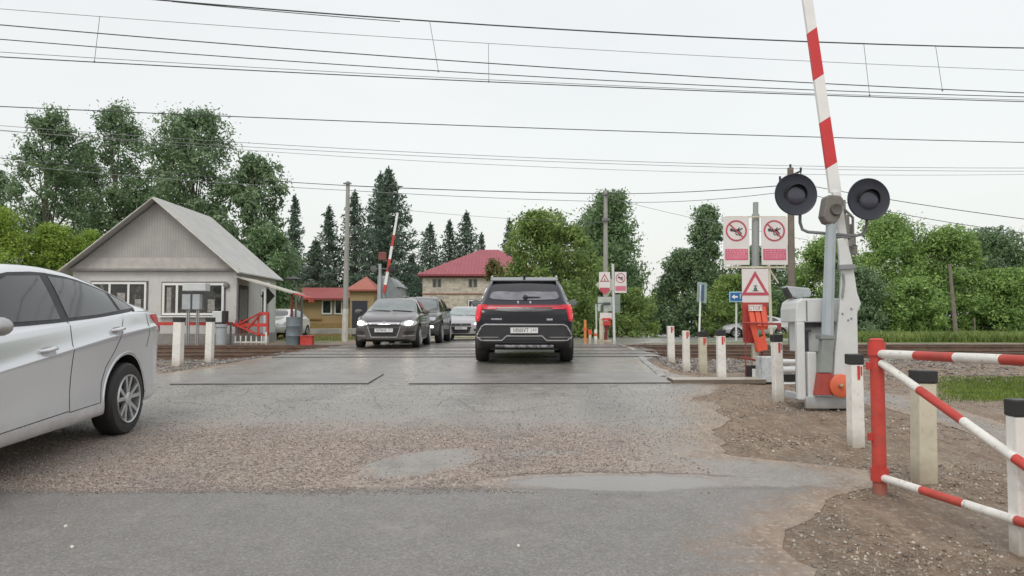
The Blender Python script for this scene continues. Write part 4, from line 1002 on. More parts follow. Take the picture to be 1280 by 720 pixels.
for (a,c,tp_,Y,m_,lab,n,sh_) in ((985,1085,296,52,L_BUSH,'bushy tree right behind the barrier mast',9000,'bush'),(1065,1165,272,50,L_BUSH,'highest bushy tree right of the right warning lamp',12000,'round'),(1085,1150,264,57,L_DK,'dark tree top peeping above the highest bushy tree',3500,'round'),
        (1130,1225,287,49,L_BUSH,'bushy tree above the leaning wooden pole',11000,'round'),(1195,1285,288,51,L_BIG,'darker bushy tree behind the far parked car',10000,'round'),(1260,1380,302,50,L_BUSH,'bushy tree cut by the right edge of the photo',9000,'round'),
        (1015,1110,336,45,L_BIG,'low bush in front of the trees right behind the grey cabinet',7500,'bush'),(1095,1170,350,45.5,L_BUSH,'low bush left of the leaning wooden pole',6000,'round'),(1205,1310,338,47,L_BUSH,'low bush behind the far parked car roof',8000,'round')):
    tree(a,c,tp_,Y,lab,m_,int(n*1.3),.17,0,shape=sh_,low=0,group=GB,clump=.18)
# ------------------------------------------------------------------ marker posts
GP = 'white marker posts lining the crossing'
def marker(px, pt, pb, wpx, label, cap=True, m=WHITE, Y=None, mark=True):
    p = G(px, pb); s = F/p.y; h = (pb-pt)/s*1.0; w_ = wpx/s
    r = thing('marker_post', label, 'post', p, random.uniform(-.1,.1), GP)
    hc = .09 if cap else 0
    mb = MB(); a = w_/2; b_ = a*.94
    mb.add([(-a,-a,-.15),(a,-a,-.15),(a,a,-.15),(-a,a,-.15),(-b_,-b_,h-hc),(b_,-b_,h-hc),(b_,b_,h-hc),(-b_,b_,h-hc)],[(3,2,1,0),(4,5,6,7),(0,1,5,4),(1,2,6,5),(2,3,7,6),(3,0,4,7)])
    mb.build('shaft', m, r, bevel=.008)
    if cap: mb = MB(); mb.box((0,0,h-hc/2+.001), (w_*1.06, w_*1.06, hc)); mb.build('cap', BLACKP, r, bevel=.008)
    if mark: mb = MB(); mb.box((w_*.08,-b_*.975-.004,h-hc-.07), (w_*.2,.008,.12)); mb.box((w_*.3,-b_*.975-.004,h-hc-.055), (w_*.09,.008,.08)); mb.build('reflector', REDP, r)
    r.rotation_euler = (random.uniform(-.012,.012), random.uniform(-.02,.02), random.uniform(-.1,.1))
    return r
marker(1070,444,558,16,'black capped white post just left of the red gate post')
marker(973,419,502,11.5,'black capped white post directly in front of the red barrier cabinet')
marker(902,413,477,10,'black capped white post nearest the left of the red pipe frame')
marker(879,415,468,9,'creamier white post with a black cap between two whiter ones', m=CREAM)
marker(858,414,465,8.5,'bare topped white post second from the far end of the row', cap=False)
marker(839,408,453,8.5,'farthest bare topped white post of the row right of the road', cap=False)
marker(1155,466,603,23,'stained cream post with a black cap standing behind the striped gate', m=CREAM, mark=False)
marker(1278,503,690,21,'black capped white post cut by the right edge of the photo', mark=False)
marker(222,397,458,10.5,'left one of the two white posts before the hut', mark=False)
marker(261.5,397,453,8.5,'right one of the two white posts before the hut', mark=False)

# ------------------------------------------------------------------ striped swing gate
REDW = mat('weathered red post', (.50,.055,.04), .5, var=.25, vs=8, rust=((.30,.12,.08), .58), dirt=((.22,.16,.12), .14), bmp=.15)
ft = G(1100, 617); hgt = 189*ft.y/F
gate = thing('striped_gate', 'red and white striped swing gate hinged on a thick red post', 'gate', ft)
mb = MB(); mb.tube([ft-Vector((0,0,.2)), ft+Vector((0,0,hgt))], .046, 14); part(mb, 'hinge_post', REDW, gate, True)
mb = MB()
for z in (hgt-.06, .13):
    h_ = MB(); h_.tube([ft+Vector((0,0,z-.045)), ft+Vector((0,0,z+.045))], .058, 14); part(h_, 'hinge', REDP, gate, True)
for z in (.38, .86):
    h_ = MB(); h_.box(ft+Vector((-.055,0,z)), (.03,.03,.05)); part(h_, 'bolt', REDP, gate)
mb.lathe([(0,.012),(.035,.01),(.048,0)], ft+Vector((0,0,hgt)), (0,0,1), 14); part(mb, 'post_cap', REDP, gate, True)
d = Vector((.15, -1.0, 0)).normalized()
def striped(name, a, b_, r, seg, first, root, n=10):
    a = Vector(a); b_ = Vector(b_); L = (b_-a).length; dd = (b_-a)/L; mb = MB(); k = first; s = 0
    while s < L-1e-4:
        e = min(L, s+seg); mb.mi = k % 2; mb.tube([a+dd*s, a+dd*e], r, n, cap=(s == 0 or e == L)); s = e; k += 1
    return part(mb, name, [mwhite_g, REDW], root, True)
mwhite_g = mat('scuffed white enamel', (.72,.71,.67), .45, var=.12, vs=8, rust=((.38,.32,.25), .585), bmp=.1)
GL = 1.9
zt, zb_ = hgt-.095, .11
gdir = lambda s, z: ft + d*s + Vector((0,0,z))
striped('top_rail', gdir(.05, zt), gdir(GL, zt+.02), .029, .34, 0, gate)
striped('brace', gdir(.05, zt-.06), gdir(GL-.05, zb_+.03), .027, .39, 0, gate)
striped('bottom_rail', gdir(.05, zb_), gdir(GL, zb_+.0), .027, .36, 0, gate)
mb = MB(); mb.tube([gdir(GL, zb_), gdir(GL, zt+.02)], .033, 10); part(mb, 'end_bar', REDP, gate, True)

# ------------------------------------------------------------------ barrier machine
YB = 8.6
def B(px, py, Y=YB): return P(px, py, Y)
def poly(mb, pts, Y, dep): mb.prism([B(x, y, Y) for x, y in pts], (0, dep, 0))
base0 = G(1038, 512); fb = Vector((B(1038,500).x, YB, g(B(1038,500).x, YB)))
bar = thing('crossing_barrier', 'grey barrier machine with twin black warning lamps and raised striped arm', 'barrier', fb)
zg = fb.z
def bx(px0, px1, py0, py1, y0, y1):
    a, c = B(px0, py1, y0), B(px1, py0, y0); return ((a.x, y0, a.z), (c.x, y1, c.z))
mb = mbx(bx(1008,1062,496,511,8.42,8.48), bx(1000,1066,492,500,8.9,9.0), bx(997,1004,492,500,8.49,8.9), ((B(1010,0).x, 8.48, B(0,505).z), (B(1066,0).x, 8.9, B(0,496).z)))
mb.box2((B(1012,0).x, 8.5, zg-.12), (B(1022,0).x, 8.6, B(0,508).z)); mb.box2((B(1052,0).x, 8.5, zg-.12), (B(1064,0).x, 8.6, B(0,508).z)); part(mb, 'base_frame', GREYP, bar, bevel=.008)
mb = mbx(bx(998,1006,403,500,8.46,8.54), bx(1011,1021,440,502,8.44,8.54), bx(1000,1062,402,440,8.62,8.95), bx(1024,1066,440,500,8.72,8.95)); part(mb, 'cabinet', GREYL, bar, bevel=.012)
mb = mbx(bx(1006.5,1010.5,415,495,8.56,8.6), bx(1000,1030,402,409,8.55,8.615), bx(1000,1014,412,415,8.55,8.60)); part(mb, 'seam', mat('painted slot shade', (.05,.05,.06), .7), bar)  # solid dark strips, shade of the open gaps put into their colour
mb = MB(); poly(mb, [(995,403),(995,386),(997,377),(1003,373),(1064,373),(1070,377),(1076,386),(1073,389),(1070,403)], 8.5, .5); hood = part(mb, 'hood', GREYL, bar, bevel=.015)
mb = mbx(bx(1008,1009,376,401,8.494,8.499), bx(1029,1030,376,401,8.494,8.499)); part(mb, 'seam', GREYD, bar, parent=hood)
# mast
mb = MB(); mb.tube([B(1034,419,8.38), B(1038,300,8.42), B(1040,270,8.42)], [.068,.062,.06], 8); part(mb, 'mast', mat('blue grey paint', (.36,.41,.44), .4, var=.1, rust=((.30,.28,.25), .68)), bar, True)
mb = mbx(bx(1026,1044,419,424,8.31,8.46)); mb2 = MB(); poly(mb, [(1028,424),(1043,424),(1040,466),(1025,466)], 8.32, .10); part(mb, 'mast_foot', mat('grey green metal', (.24,.26,.25), .45, var=.15), bar, bevel=.006)
mb = MB(); poly(mb, [(1025,466.5),(1041,466.5),(1043,494),(1021,494)], 8.33, .12); part(mb, 'drive_guard', mat('dull red paint', (.36,.06,.045), .45, rust=((.2,.1,.07), .6)), bar, bevel=.006)
# rocker with counterweight
mb = MB(); poly(mb, [(1047,299),(1055,297),(1064,318),(1067,333),(1072,366),(1077,380),(1072,390),(1073,440),(1070,497),(1041,497),(1044,440),(1049,392),(1052,345),(1050,336),(1049,318)], 8.36, .05); rk = part(mb, 'rocker', GREYL, bar, bevel=.012)
mbr = mat('dark bracket metal', (.25,.26,.27), .5)
mb = MB(); mb.bar(B(1048,334,8.34), B(1068,333,8.34), .05, .05); part(mb, 'clamp', mbr, bar, parent=rk)
mb = MB(); mb.tube([B(1054,342,8.345), B(1055,352,8.345), B(1053,372,8.345)], .014, 6); part(mb, 'chain', mbr, bar, parent=rk)
for (x, y) in ((1053,392),(1064,386),(1064,398),(1060,400)): mb = MB(); mb.lathe([(.012,-.006),(.008,-.014),(0,-.016)], B(x, y, 8.36), (0,1,0), 8); part(mb, 'bolt', mbr, bar, parent=rk)
mb = MB(); mb.lathe([(.0,-.06),(.115,-.055),(.13,-.045),(.13,0),(.115,.01)], B(1050,482,8.345), (0,1,0), 28); wt = part(mb, 'counterweight', mat('orange red counterweight', (.62,.13,.06), .4, var=.15, rust=((.35,.14,.08), .64)), bar, True)
mb = MB(); mb.lathe([(.0,-.035),(.02,-.03),(.028,-.01),(.028,0)], B(1051,482,8.285), (0,1,0), 12); part(mb, 'hub', mat('brass hub', (.45,.36,.22), .35, metal=.6), bar, True, parent=wt)
# arm
a0 = B(1058,330,8.56); a1 = B(1045,240,8.60); a2 = B(1009,-8,8.60)
ad_ = (a2-a1).normalized(); at_ = lambda py: a1 + (a2-a1)*((240-py)/248)
mb = MB(); u = ad_.cross(Vector((0,1,0))).normalized()
def armseg(p, q, wa, wb, mi, sk0=0, sk1=0):
    p0, p1 = p - u*wa/2 - ad_*sk0, p + u*wa/2 + ad_*sk0; q0, q1 = q - u*wb/2 - ad_*sk1, q + u*wb/2 + ad_*sk1
    vs = [p0, p1, q1, q0]; vs += [v+Vector((0,.05,0)) for v in vs]
    mb.add(vs, [(0,1,2,3),(7,6,5,4),(0,4,5,1),(1,5,6,2),(2,6,7,3),(3,7,4,0)], mi)
ys_ = [240,207,150,97,38,-20,-78,-138,-196,-256]; cols = [0,1,0,1,0,1,0,1,0]
for i, ci in enumerate(cols):
    wa = .135-.005*i; armseg(at_(ys_[i]), at_(ys_[i+1]), wa, wa-.005, ci, (-.03 if i else 0), -.03 if i < 8 else 0)
mb.mi = 0; mb.bar(a0, a1, .09, .05, up=(0,1,0)); part(mb, 'barrier_arm', [WHITE_CLEAN, mat('signal red paint', (.60,.035,.04), .35, var=.1)], bar)
# bell box on the mast head
mb = MB(); poly(mb, [(1033,246),(1037,243),(1051,244),(1055,248),(1054,262),(1051,271),(1043,281),(1033,278),(1029,270)], 8.36, .16); bb = part(mb, 'bell_box', mat('grimy bell housing', (.17,.16,.145), .6, var=.25, bmp=.2), bar, bevel=.02)
mb = MB(); mb.lathe([(.035,-.02),(.06,-.03),(.07,-.015),(.07,0)], B(1045,262,8.36), (0,1,0), 20); part(mb, 'bell', mat('dark bell', (.10,.095,.09), .5), bar, True, parent=bb)
mb = MB(); mb.tube([B(1040,282,8.43), B(1040,300,8.43)], .045, 8); part(mb, 'neck', GREYD, bar, True)
# clutter behind the mast
mb = mbx(bx(1054,1062,268,300,8.7,8.8), bx(1060,1070,292,308,8.7,8.8), bx(1063,1068,280,293,8.75,8.8)); mb.tube([B(1052,258,8.75), B(1066,272,8.75), B(1066,300,8.75)], .018, 6); mb.tube([B(1055,250,8.8), B(1058,330,8.7)], .02, 6); mb.box2(*bx(1066,1072,306,318,8.7,8.8)); part(mb, 'fittings', mat('grimy fittings', (.28,.28,.26), .6, var=.3, rust=((.16,.13,.10), .55)), bar, bevel=.005)
# lamp bar and lamps
mb = MB(); mb.tube([B(1000,266,8.5), B(1000,278,8.5), B(1003,287,8.48), B(1010,290,8.46), B(1036,292,8.44), B(1068,295,8.46), B(1078,293,8.48), B(1083,284,8.5), B(1084,272,8.5)], .018, 8)
mb.tube([B(1036,295,8.44), B(1062,297,8.44)], .014, 8); part(mb, 'lamp_bar', GREYD, bar, True)
mdisc = mat('matt black lamp board', (.020,.024,.038), .4, var=.2); mlens = mat('unlit dark lens', (.04,.043,.065), .18, coat=.3)
for (px, py, rr) in ((995,243,.243),(1086,249,.243)):
    c = B(px, py, 8.36)
    mb = MB(); mb.lathe([(rr*.98,.02),(rr,0),(rr*.97,-.012),(rr*.90,-.004),(.125,.0),(0,.0)], c, (0,1,0), 40); wl = part(mb, 'warning_lamp', mdisc, bar, True)
    mb = MB(); mb.lathe([(.118,-.003),(.112,-.012),(.085,-.02),(.04,-.024),(0,-.026)], c, (0,1,0), 28); part(mb, 'lens', mlens, bar, True, parent=wl)
    mb = MB(); vs = []; fs = []; n = 20                      # hooded visor over the lens
    for i in range(n+1):
        a = -.25 + (PI+.5)*i/n; L = .075*(.35+.65*max(0, math.sin(a)))
        for rad in (.122, .130):
            for (yy, k) in ((-.001, 1.0), (-L, .96)): vs.append((c.x+math.cos(a)*rad*k, c.y+yy, c.z+math.sin(a)*rad*k - (0 if yy > -.01 else .012)))
    for i in range(n):
        q = 4*i; fs += [(q, q+1, q+5, q+4), (q+2, q+6, q+7, q+3), (q+1, q+3, q+7, q+5), (q, q+4, q+6, q+2)]
    fs += [(0,2,3,1), (4*n, 4*n+1, 4*n+3, 4*n+2)]
    mb.add(vs, fs); part(mb, 'visor', BLACKP, bar, True, parent=wl)
    mb = MB(); mb.lathe([(.10,.0),(.11,.03),(.09,.12),(0,.13)], c+Vector((0,.02,0)), (0,1,0), 16); part(mb, 'housing', BLACKP, bar, True, parent=wl)
# surveillance camera on its post, grey pipes and the hydraulic unit
cc_ = thing('surveillance_camera', 'grey hooded surveillance camera pointing left beside the pale barrier hood', 'camera', fb+Vector((-.4,.2,0)))
mb = MB(); poly(mb, [(982,362),(980,358),(985,357.5),(1013,360),(1015,366),(1014,371),(998,373),(990,371)], 8.75, .13); part(mb, 'camera_body', GREYP, cc_, bevel=.02)
mb = MB(); poly(mb, [(981,360),(984,358.5),(991,371),(989,373)], 8.745, .14); part(mb, 'camera_front', BLACKP, cc_)
mb = MB(); poly(mb, [(993,373.5),(1000,374),(998,382),(990,378)], 8.78, .05); mb.tube([B(996,378,8.85), B(996.5,500,8.85)], .02, 8); part(mb, 'bracket', mat('dark bracket', (.07,.07,.075), .5), cc_)
YU = 11.0
hy = thing('hydraulic_unit', 'grey pipes and pale hydraulic box between the red cabinet and barrier', 'machine', onz(P(975,480,YU).x, YU))
U = lambda x, y, Y=YU: P(x, y, Y)
def ux(px0, px1, py0, py1, y0, y1):
    a, c = P(px0, py1, y0), P(px1, py0, y0); return ((a.x, y0, a.z), (c.x, y1, c.z))
part(mbx(ux(953,974,446,478,YU,YU+.3)), 'box', mat('scuffed pale grey', (.50,.53,.55), .4, var=.3, vs=9, rust=((.14,.15,.17), .58)), hy, bevel=.01)
mb = MB(); mb.tube([U(973,452), U(1003,452)], .035, 10); mb.tube([U(973,462), U(1003,462)], .05, 10); mb.tube([U(973,480), U(1003,480)], .025, 10); part(mb, 'pipe', GREYL, hy, True)
part(mbx(ux(975,1003,468,477,YU+.1,YU+.2), ux(975,1003,483,492,YU+.02,YU+.2)), 'beam', BLACKP, hy)
# red barrier cabinet with its folding bracket
YR = 11.5
rc = thing('barrier_cabinet', 'red barrier cabinet with a slanting bracket and thin red pipe frame', 'cabinet', onz(P(944,478,YR).x, YR))
q = lambda x, y, Y=YR: P(x, y, Y)
def qx(px0, px1, py0, py1, y0, y1):
    a, c = P(px0, py1, y0), P(px1, py0, y0); return ((a.x, y0, a.z), (c.x, y1, c.z))
part(mbx(qx(929,959,378,412,YR+.02,YR+.06), qx(930,945,410,428,YR+.02,YR+.07)), 'back_plate', mat('dark red panel', (.40,.055,.045), .45, var=.15), rc)
mb = MB()
for k, (x0_, x1_) in enumerate(((935.5,941.5),(943,949),(950.5,956.5))):
    mb = MB(); mb.prism([q(x0_,385,YR-.02), q(x1_,385,YR-.02), q(x1_+4,408,YR-.12), q(x0_+4,408,YR-.12)], (0, .05, 0)); part(mb, 'bracket_fin', ORNG, rc, bevel=.004)
mb = MB()
mb.prism([q(935,383,YR), q(957,383,YR), q(961,408,YR-.06), q(939,408,YR-.06)], (0,.03,0))
mb.prism([q(938,408,YR-.1), q(961,408,YR-.1), q(958,412,YR-.1), q(942,412,YR-.1)], (0,.12,0)); part(mb, 'bracket', ORNG, rc, bevel=.004)
mb = MB(); mb.prism([q(937,404,YR-.14), q(944,404,YR-.14), q(953,437,YR-.14), q(947,439,YR-.14)], (0,.03,0)); mb.prism([q(946,424,YR-.15), q(957,420,YR-.15), q(960,437,YR-.15), q(948,440,YR-.15)], (0,.14,0)); mb.prism([q(951,411,YR-.14), q(954,411,YR-.14), q(958,422,YR-.14), q(955,422,YR-.14)], (0,.03,0)); part(mb, 'arm', ORNG, rc, bevel=.004)
part(mbx(qx(936,953,381,388.5,YR-.06,YR-.045)), 'plate', WHITE_CLEAN, rc)
mtxt = mat('faded lettering', (.35,.16,.14), .6)
text('СТОП', .085, mtxt, rc, q(944.5,385,YR-.064)-Vector(rc.location), (PI/2,0,0), sx=.9)
mthin = mat('thin dark red pipe', (.30,.05,.045), .5)
mb = MB(); mb.tube([q(932,400), q(932,476)], .011, 6); mb.tube([q(928,403.5,YR-.18), q(976,405,YR-.18)], .018, 8); mb.tube([q(974,404,YR-.18), q(974,412,YR-.18)], .03, 8); mb.tube([q(926,447), q(955,452)], .016, 6); mb.tube([q(953,440), q(951,478)], .02, 6); mb.tube([q(932,428), q(946,428)], .01, 6); part(mb, 'pipe_frame', mthin, rc, True)
mb = mbx(qx(937,951,457,476,YR-.12,YR+.1)); ck = part(mb, 'control_box', BLACKP, rc, bevel=.008)
part(mbx(qx(940.5,947.5,461,471,YR-.13,YR-.121)), 'label_plate', WHITE_CLEAN, rc, parent=ck)
part(mbx(qx(942,947,430,457,YR+.0,YR+.05)), 'leg', CREAM, rc)

# ------------------------------------------------------------------ signs
mface = mat('sign white', (.72,.69,.68), .4, var=.06); mring = mat('sign red', (.48,.08,.11), .4, var=.1); mpinkr = mat('faded sign red', (.62,.12,.20), .4, var=.1)
mblk = mat('sign black', (.06,.05,.055), .5)
def ring(mb, c, r0, r1, y, n=32, dep=.003):
    vs = []; fs = []
    for i in range(n):
        a = 2*PI*i/n
        for rr in (r0, r1):
            for yy in (y, y+dep): vs.append((c[0]+math.cos(a)*rr, yy, c[1]+math.sin(a)*rr))
    for i in range(n):
        a = 4*i; b_ = 4*((i+1) % n); fs += [(a, b_, b_+2, a+2), (a+2, b_+2, b_+3, a+3), (a+1, a, b_, b_+1), (a+1, a+3, b_+3, b_+1)]
    mb.add(vs, fs)
def bar2(mb, p, q_, w_, y, dep=.003):
    mb.bar((p[0], y, p[1]), (q_[0], y, q_[1]), dep, w_, up=(0,1,0)) if False else mb.prism(_strip(p, q_, w_, y), (0, dep, 0))
def _strip(p, q_, w_, y):
    d = Vector((q_[0]-p[0], q_[1]-p[1])).normalized(); n_ = Vector((-d.y, d.x))*w_/2
    return [(p[0]+n_.x, y, p[1]+n_.y), (q_[0]+n_.x, y, q_[1]+n_.y), (q_[0]-n_.x, y, q_[1]-n_.y), (p[0]-n_.x, y, p[1]-n_.y)]
def no_walk(root, cx, cz, w_, h, y, tilt=0):
    plate = part(mbx(((cx-w_/2, y, cz-h/2), (cx+w_/2, y+.012, cz+h/2))), 'sign_plate', mface, root)
    rc_ = (cx, cz+h*.21); r = w_*.41
    mb = MB(); ring(mb, rc_, r*.86, r, y-.006); part(mb, 'ring', mring, root, parent=plate)
    mb = MB()                                       # walking figure, tipped
    mb.lathe([(0,0),(r*.15,0),(r*.15,.003),(0,.003)], (cx-r*.45, y-.0065, rc_[1]+r*.08), (0,1,0), 12)
    for p, q_, ww in (((-.32,.0),(.22,.05),.2),((.2,.05),(.58,.22),.1),((.2,.05),(.5,-.30),.1),((-.05,.02),(-.05,-.32),.08),((-.05,-.32),(.14,-.42),.07),((.05,.0),(.3,.3),.08),((.1,.0),(.3,-.48),.1)):
        bar2(mb, (cx+p[0]*r, rc_[1]+p[1]*r), (cx+q_[0]*r, rc_[1]+q_[1]*r), ww*r, y-.0062)
    part(mb, 'figure', mblk, root, parent=plate)
    mb = MB(); bar2(mb, (cx-r*.66, rc_[1]+r*.66), (cx+r*.66, rc_[1]-r*.66), r*.11, y-.0105); part(mb, 'slash', mring, root, parent=plate)
    mb = mbx(((cx-w_*.44, y-.004, cz-h*.40), (cx+w_*.44, y-.001, cz-h*.17))); part(mb, 'text_panel', mpinkr, root, parent=plate)
    mb = MB()
    for k in range(5):
        x = cx-w_*.39; z = cz-h*(.205+.04*k)
        while x < cx+w_*.36:
            l = w_*random.uniform(.04, .12); mb.box2((x, y-.0055, z), (min(x+l, cx+w_*.40), y-.0042, z+h*.013)); x += l+w_*.03
    part(mb, 'lettering', mat('sign lettering', (.75,.45,.50), .5), root, parent=plate)
def warn(root, cx, cz, s, y, y2=None):
    """red bordered triangle with a barrier-post pictogram"""
    def tri(k, yy, mb): mb.prism([(cx, yy, cz+s*.58*k), (cx+s*.5*k, yy, cz-s*.29*k), (cx-s*.5*k, yy, cz-s*.29*k)], (0,.003,0))
    mb = MB(); tri(1.08, y, mb); tr = part(mb, 'triangle', mring, root)
    mb = MB(); tri(.70, y-.0035, mb); part(mb, 'triangle_face', mface, root, parent=tr)
    mb = MB(); k = s*.11
    mb.box2((cx-k, y-.006, cz-s*.16), (cx+k, y-.0037, cz-s*.12)); mb.box2((cx-k*.55, y-.006, cz-s*.119), (cx+k*.55, y-.0037, cz-s*.02)); mb.box2((cx-k*.2, y-.006, cz-s*.019), (cx+k*.2, y-.0037, cz+s*.03)); mb.box2((cx-k*.6, y-.006, cz+s*.031), (cx+k*.6, y-.0037, cz+s*.07)); part(mb, 'pictogram', mat('dark green grey pictogram', (.09,.13,.12), .5), root, parent=tr)
YS = 11.9
ft = onz(P(943.5,478,YS).x, YS)
sp_ = thing('sign_mast', 'grey sign mast carrying two white prohibition boards and a warning triangle', 'sign', ft)
mb = MB(); mb.tube([ft-Vector((0,0,.2)), P(944.5,268,YS)], .062, 10); mb.tube([P(944.5,268,YS), P(944.6,253,YS)], .045, 10); part(mb, 'mast', mat('grey mast', (.34,.36,.35), .5, metal=.2, var=.12), sp_, True)
for px in (920.5, 968):
    a, c = P(px-15.7, 331, YS-.12), P(px+15.7, 271, YS-.12); no_walk(sp_, (a.x+c.x)/2, (a.z+c.z)/2, c.x-a.x, c.z-a.z, YS-.12)
for a_, b_, r_ in ((P(907,334,YS-.09), P(982,334,YS-.09), .03), (P(907,271,YS-.09), P(982,271,YS-.09), .02), (P(960,334,YS-.08), P(973,354,YS-.08), .02)):
    mb = MB(); mb.bar(a_, b_, .02, r_); part(mb, 'crossbar', CREAM, sp_)
a, c = P(928, 378, YS-.12), P(960, 336, YS-.12)
part(mbx(((a.x, YS-.12, a.z), (c.x, YS-.105, c.z))), 'sign_board', mface, sp_)
warn(sp_, (a.x+c.x)/2, P(0,359,YS-.12).z+.0, c.x-a.x, YS-.1245)
a, c = P(928, 384, YS-.13), P(960, 379, YS-.13); part(mbx(((a.x, YS-.1195, a.z-.0), (c.x, YS-.108, c.z-.0))), 'lower_plate', mring, sp_)
# blue direction sign, green backed road sign
YD = 31.; ft = onz(P(920,425,YD).x, YD)
bs_ = thing('direction_sign', 'small blue direction sign with a white arrow left of the red cabinet', 'sign', ft)
part(mt([ft-Vector((0,0,.2)), P(920.5,366,YD)], .04), 'post', GREYL, bs_, True)
a, c = P(911.5, 377.5, YD-.1), P(936, 364.5, YD-.1); z_m = (a.z+c.z)/2
part(mbx(((a.x, YD-.1, a.z), (c.x, YD-.08, c.z))), 'sign_plate', mat('white sign border', (.30,.50,.60), .4), bs_, bevel=.03)
part(mbx(((a.x+.05, YD-.107, a.z+.05), (c.x-.05, YD-.102, c.z-.05))), 'sign_face', mat('sign blue', (.015,.12,.36), .4), bs_)
mb = MB(); x = a.x+.1; mb.prism([(x, YD-.112, z_m), (x+.13, YD-.112, z_m+.1), (x+.13, YD-.112, z_m-.1)], (0,.004,0)); mb.box2((x+.131, YD-.112, z_m-.035), (x+.26, YD-.108, z_m+.035)); part(mb, 'arrow', WHITE_CLEAN, bs_)
for ch_, dx_ in (('Г', .40), ('а', .54)): text(ch_, .26, WHITE_CLEAN, bs_, Vector((x+dx_, YD-.11, z_m))-ft, (PI/2,0,0))
ft = onz(P(873.5,425,YD).x, YD)
gs_ = thing('road_sign', 'small pale green and blue road sign on a thin white post', 'sign', ft)
part(mt([ft-Vector((0,0,.2)), P(876,356,YD)], .04), 'post', WHITE_CLEAN, gs_, True)
mb = MB(); mb.prism([P(871,377,YD-.1), P(883,379,YD+.2), P(884,354,YD+.2), P(872,352,YD-.1)], (0,.015,0)); part(mb, 'sign_plate', mat('pale green grey plate', (.34,.45,.42), .5), gs_)
mb = MB(); mb.prism([P(876.2,376,YD-.12), P(880,376.5,YD+.04), P(880.6,356,YD+.04), P(877,355.5,YD-.12)], (0,.01,0)); part(mb, 'stripe', mat('dull blue', (.06,.13,.24), .5), gs_)

# far side signs, right of the road
YF = 27.5; ft = onz(P(768,431,YF).x, YF)
fs_ = thing('sign_mast', 'slim white mast beyond the tracks carrying small crossing signs', 'sign', ft)
part(mt([ft-Vector((0,0,.2)), P(766,330,YF)], .05), 'mast', GREYL, fs_, True)
a, c = P(768.5, 366, YF-.1), P(783, 340, YF-.1); no_walk(fs_, (a.x+c.x)/2, (a.z+c.z)/2, c.x-a.x, c.z-a.z, YF-.1)
a, c = P(749, 369, YF-.1), P(762.5, 340, YF-.1); xm = (a.x+c.x)/2
part(mbx(((a.x, YF-.1, a.z+.22), (c.x, YF-.08, c.z))), 'sign_board', mface, fs_)
warn(fs_, xm, P(0,349,YF).z, (c.x-a.x)*.8, YF-.104)
mb = MB(); zc = P(0,363,YF).z; mb.prism([(a.x+.02, YF-.106, zc+.10), (c.x-.02, YF-.106, zc+.10), (c.x-.02, YF-.106, zc+.0), (xm, YF-.106, zc-.17), (a.x+.02, YF-.106, zc+.0)], (0,.02,0)); part(mb, 'arrow_plate', mring, fs_)
mb = MB(); zc = P(0,356,YF).z; xd = P(757,0,YF).x; mb.prism([(xd-.45, YF-.04, zc), (xd, YF-.04, zc+.42), (xd+.3, YF-.04, zc), (xd, YF-.04, zc-.42)], (0,.015,0)); part(mb, 'diamond_back', mat('pale green grey back', (.50,.52,.44), .6), fs_)
YF2 = 28.2; ft = onz(P(746,430,YF2).x, YF2)
ws_ = thing('route_board', 'pale green and white board on thin legs beside the small crossing signs', 'sign', ft)
mb = MB(); mb.tube([ft-Vector((0,0,.2)), P(745,380,YF2)], .03, 8); part(mb, 'leg', GREYL, ws_)
mpg = mat('pale greenish white', (.58,.63,.58), .5)
part(mbx(((P(745,0,YF2).x, YF2-.05, P(0,389,YF2).z), (P(762,0,YF2).x, YF2-.03, P(0,371,YF2).z))), 'board', mpg, ws_)
mb = MB(); mb.tube([P(752.5,390,YF2-.09), P(752.5,382,YF2-.09), P(755,379.5,YF2-.09), P(763,379.5,YF2-.09)], .05, 6); mb.bar(P(745,379,YF2-.055), P(753,379,YF2-.055), .01, .03); part(mb, 'route_line', mat('dark grey line', (.10,.13,.12), .5), ws_)
part(mbx(((P(763,0,YF2).x, YF2+.1, P(0,391,YF2).z), (P(773,0,YF2).x, YF2+.12, P(0,368,YF2).z))), 'side_board', mat('grey green board', (.28,.34,.31), .6), ws_)
YF3 = 27.8; ft = onz(P(757,430,YF3).x, YF3)
rb = thing('barrier_cabinet', 'small dark red and white barrier cabinet under the far crossing signs', 'cabinet', ft)
v = lambda x, y, Y=YF3: P(x, y, Y)
def vx(px0, px1, py0, py1, y0, y1):
    a, c = P(px0, py1, y0), P(px1, py0, y0); return ((a.x, y0, a.z), (c.x, y1, c.z))
part(mbx(vx(750,765,391,399,YF3-.05,YF3)), 'plate', mface, rb)
part(mbx(vx(753,764,397.5,400,YF3-.1,YF3-.06), vx(754.5,763.5,401,407,YF3-.2,YF3-.06)), 'bracket', REDP, rb, bevel=.01)
mb = MB(); mb.prism([v(755,407,YF3-.15), v(762,407,YF3-.15), v(759,416,YF3-.15), v(757,416,YF3-.15)], (0,.1,0)); mb.bar(v(757.5,415,YF3-.1), v(757,430,YF3-.1), .12, .12); part(mb, 'arm', mat('deep red brown', (.16,.02,.02), .5), rb)
part(mbx(vx(749.5,754,398,431,YF3-.04,YF3+.0), vx(747,765,425,432,YF3-.3,YF3-.1)), 'leg', CREAM, rb)
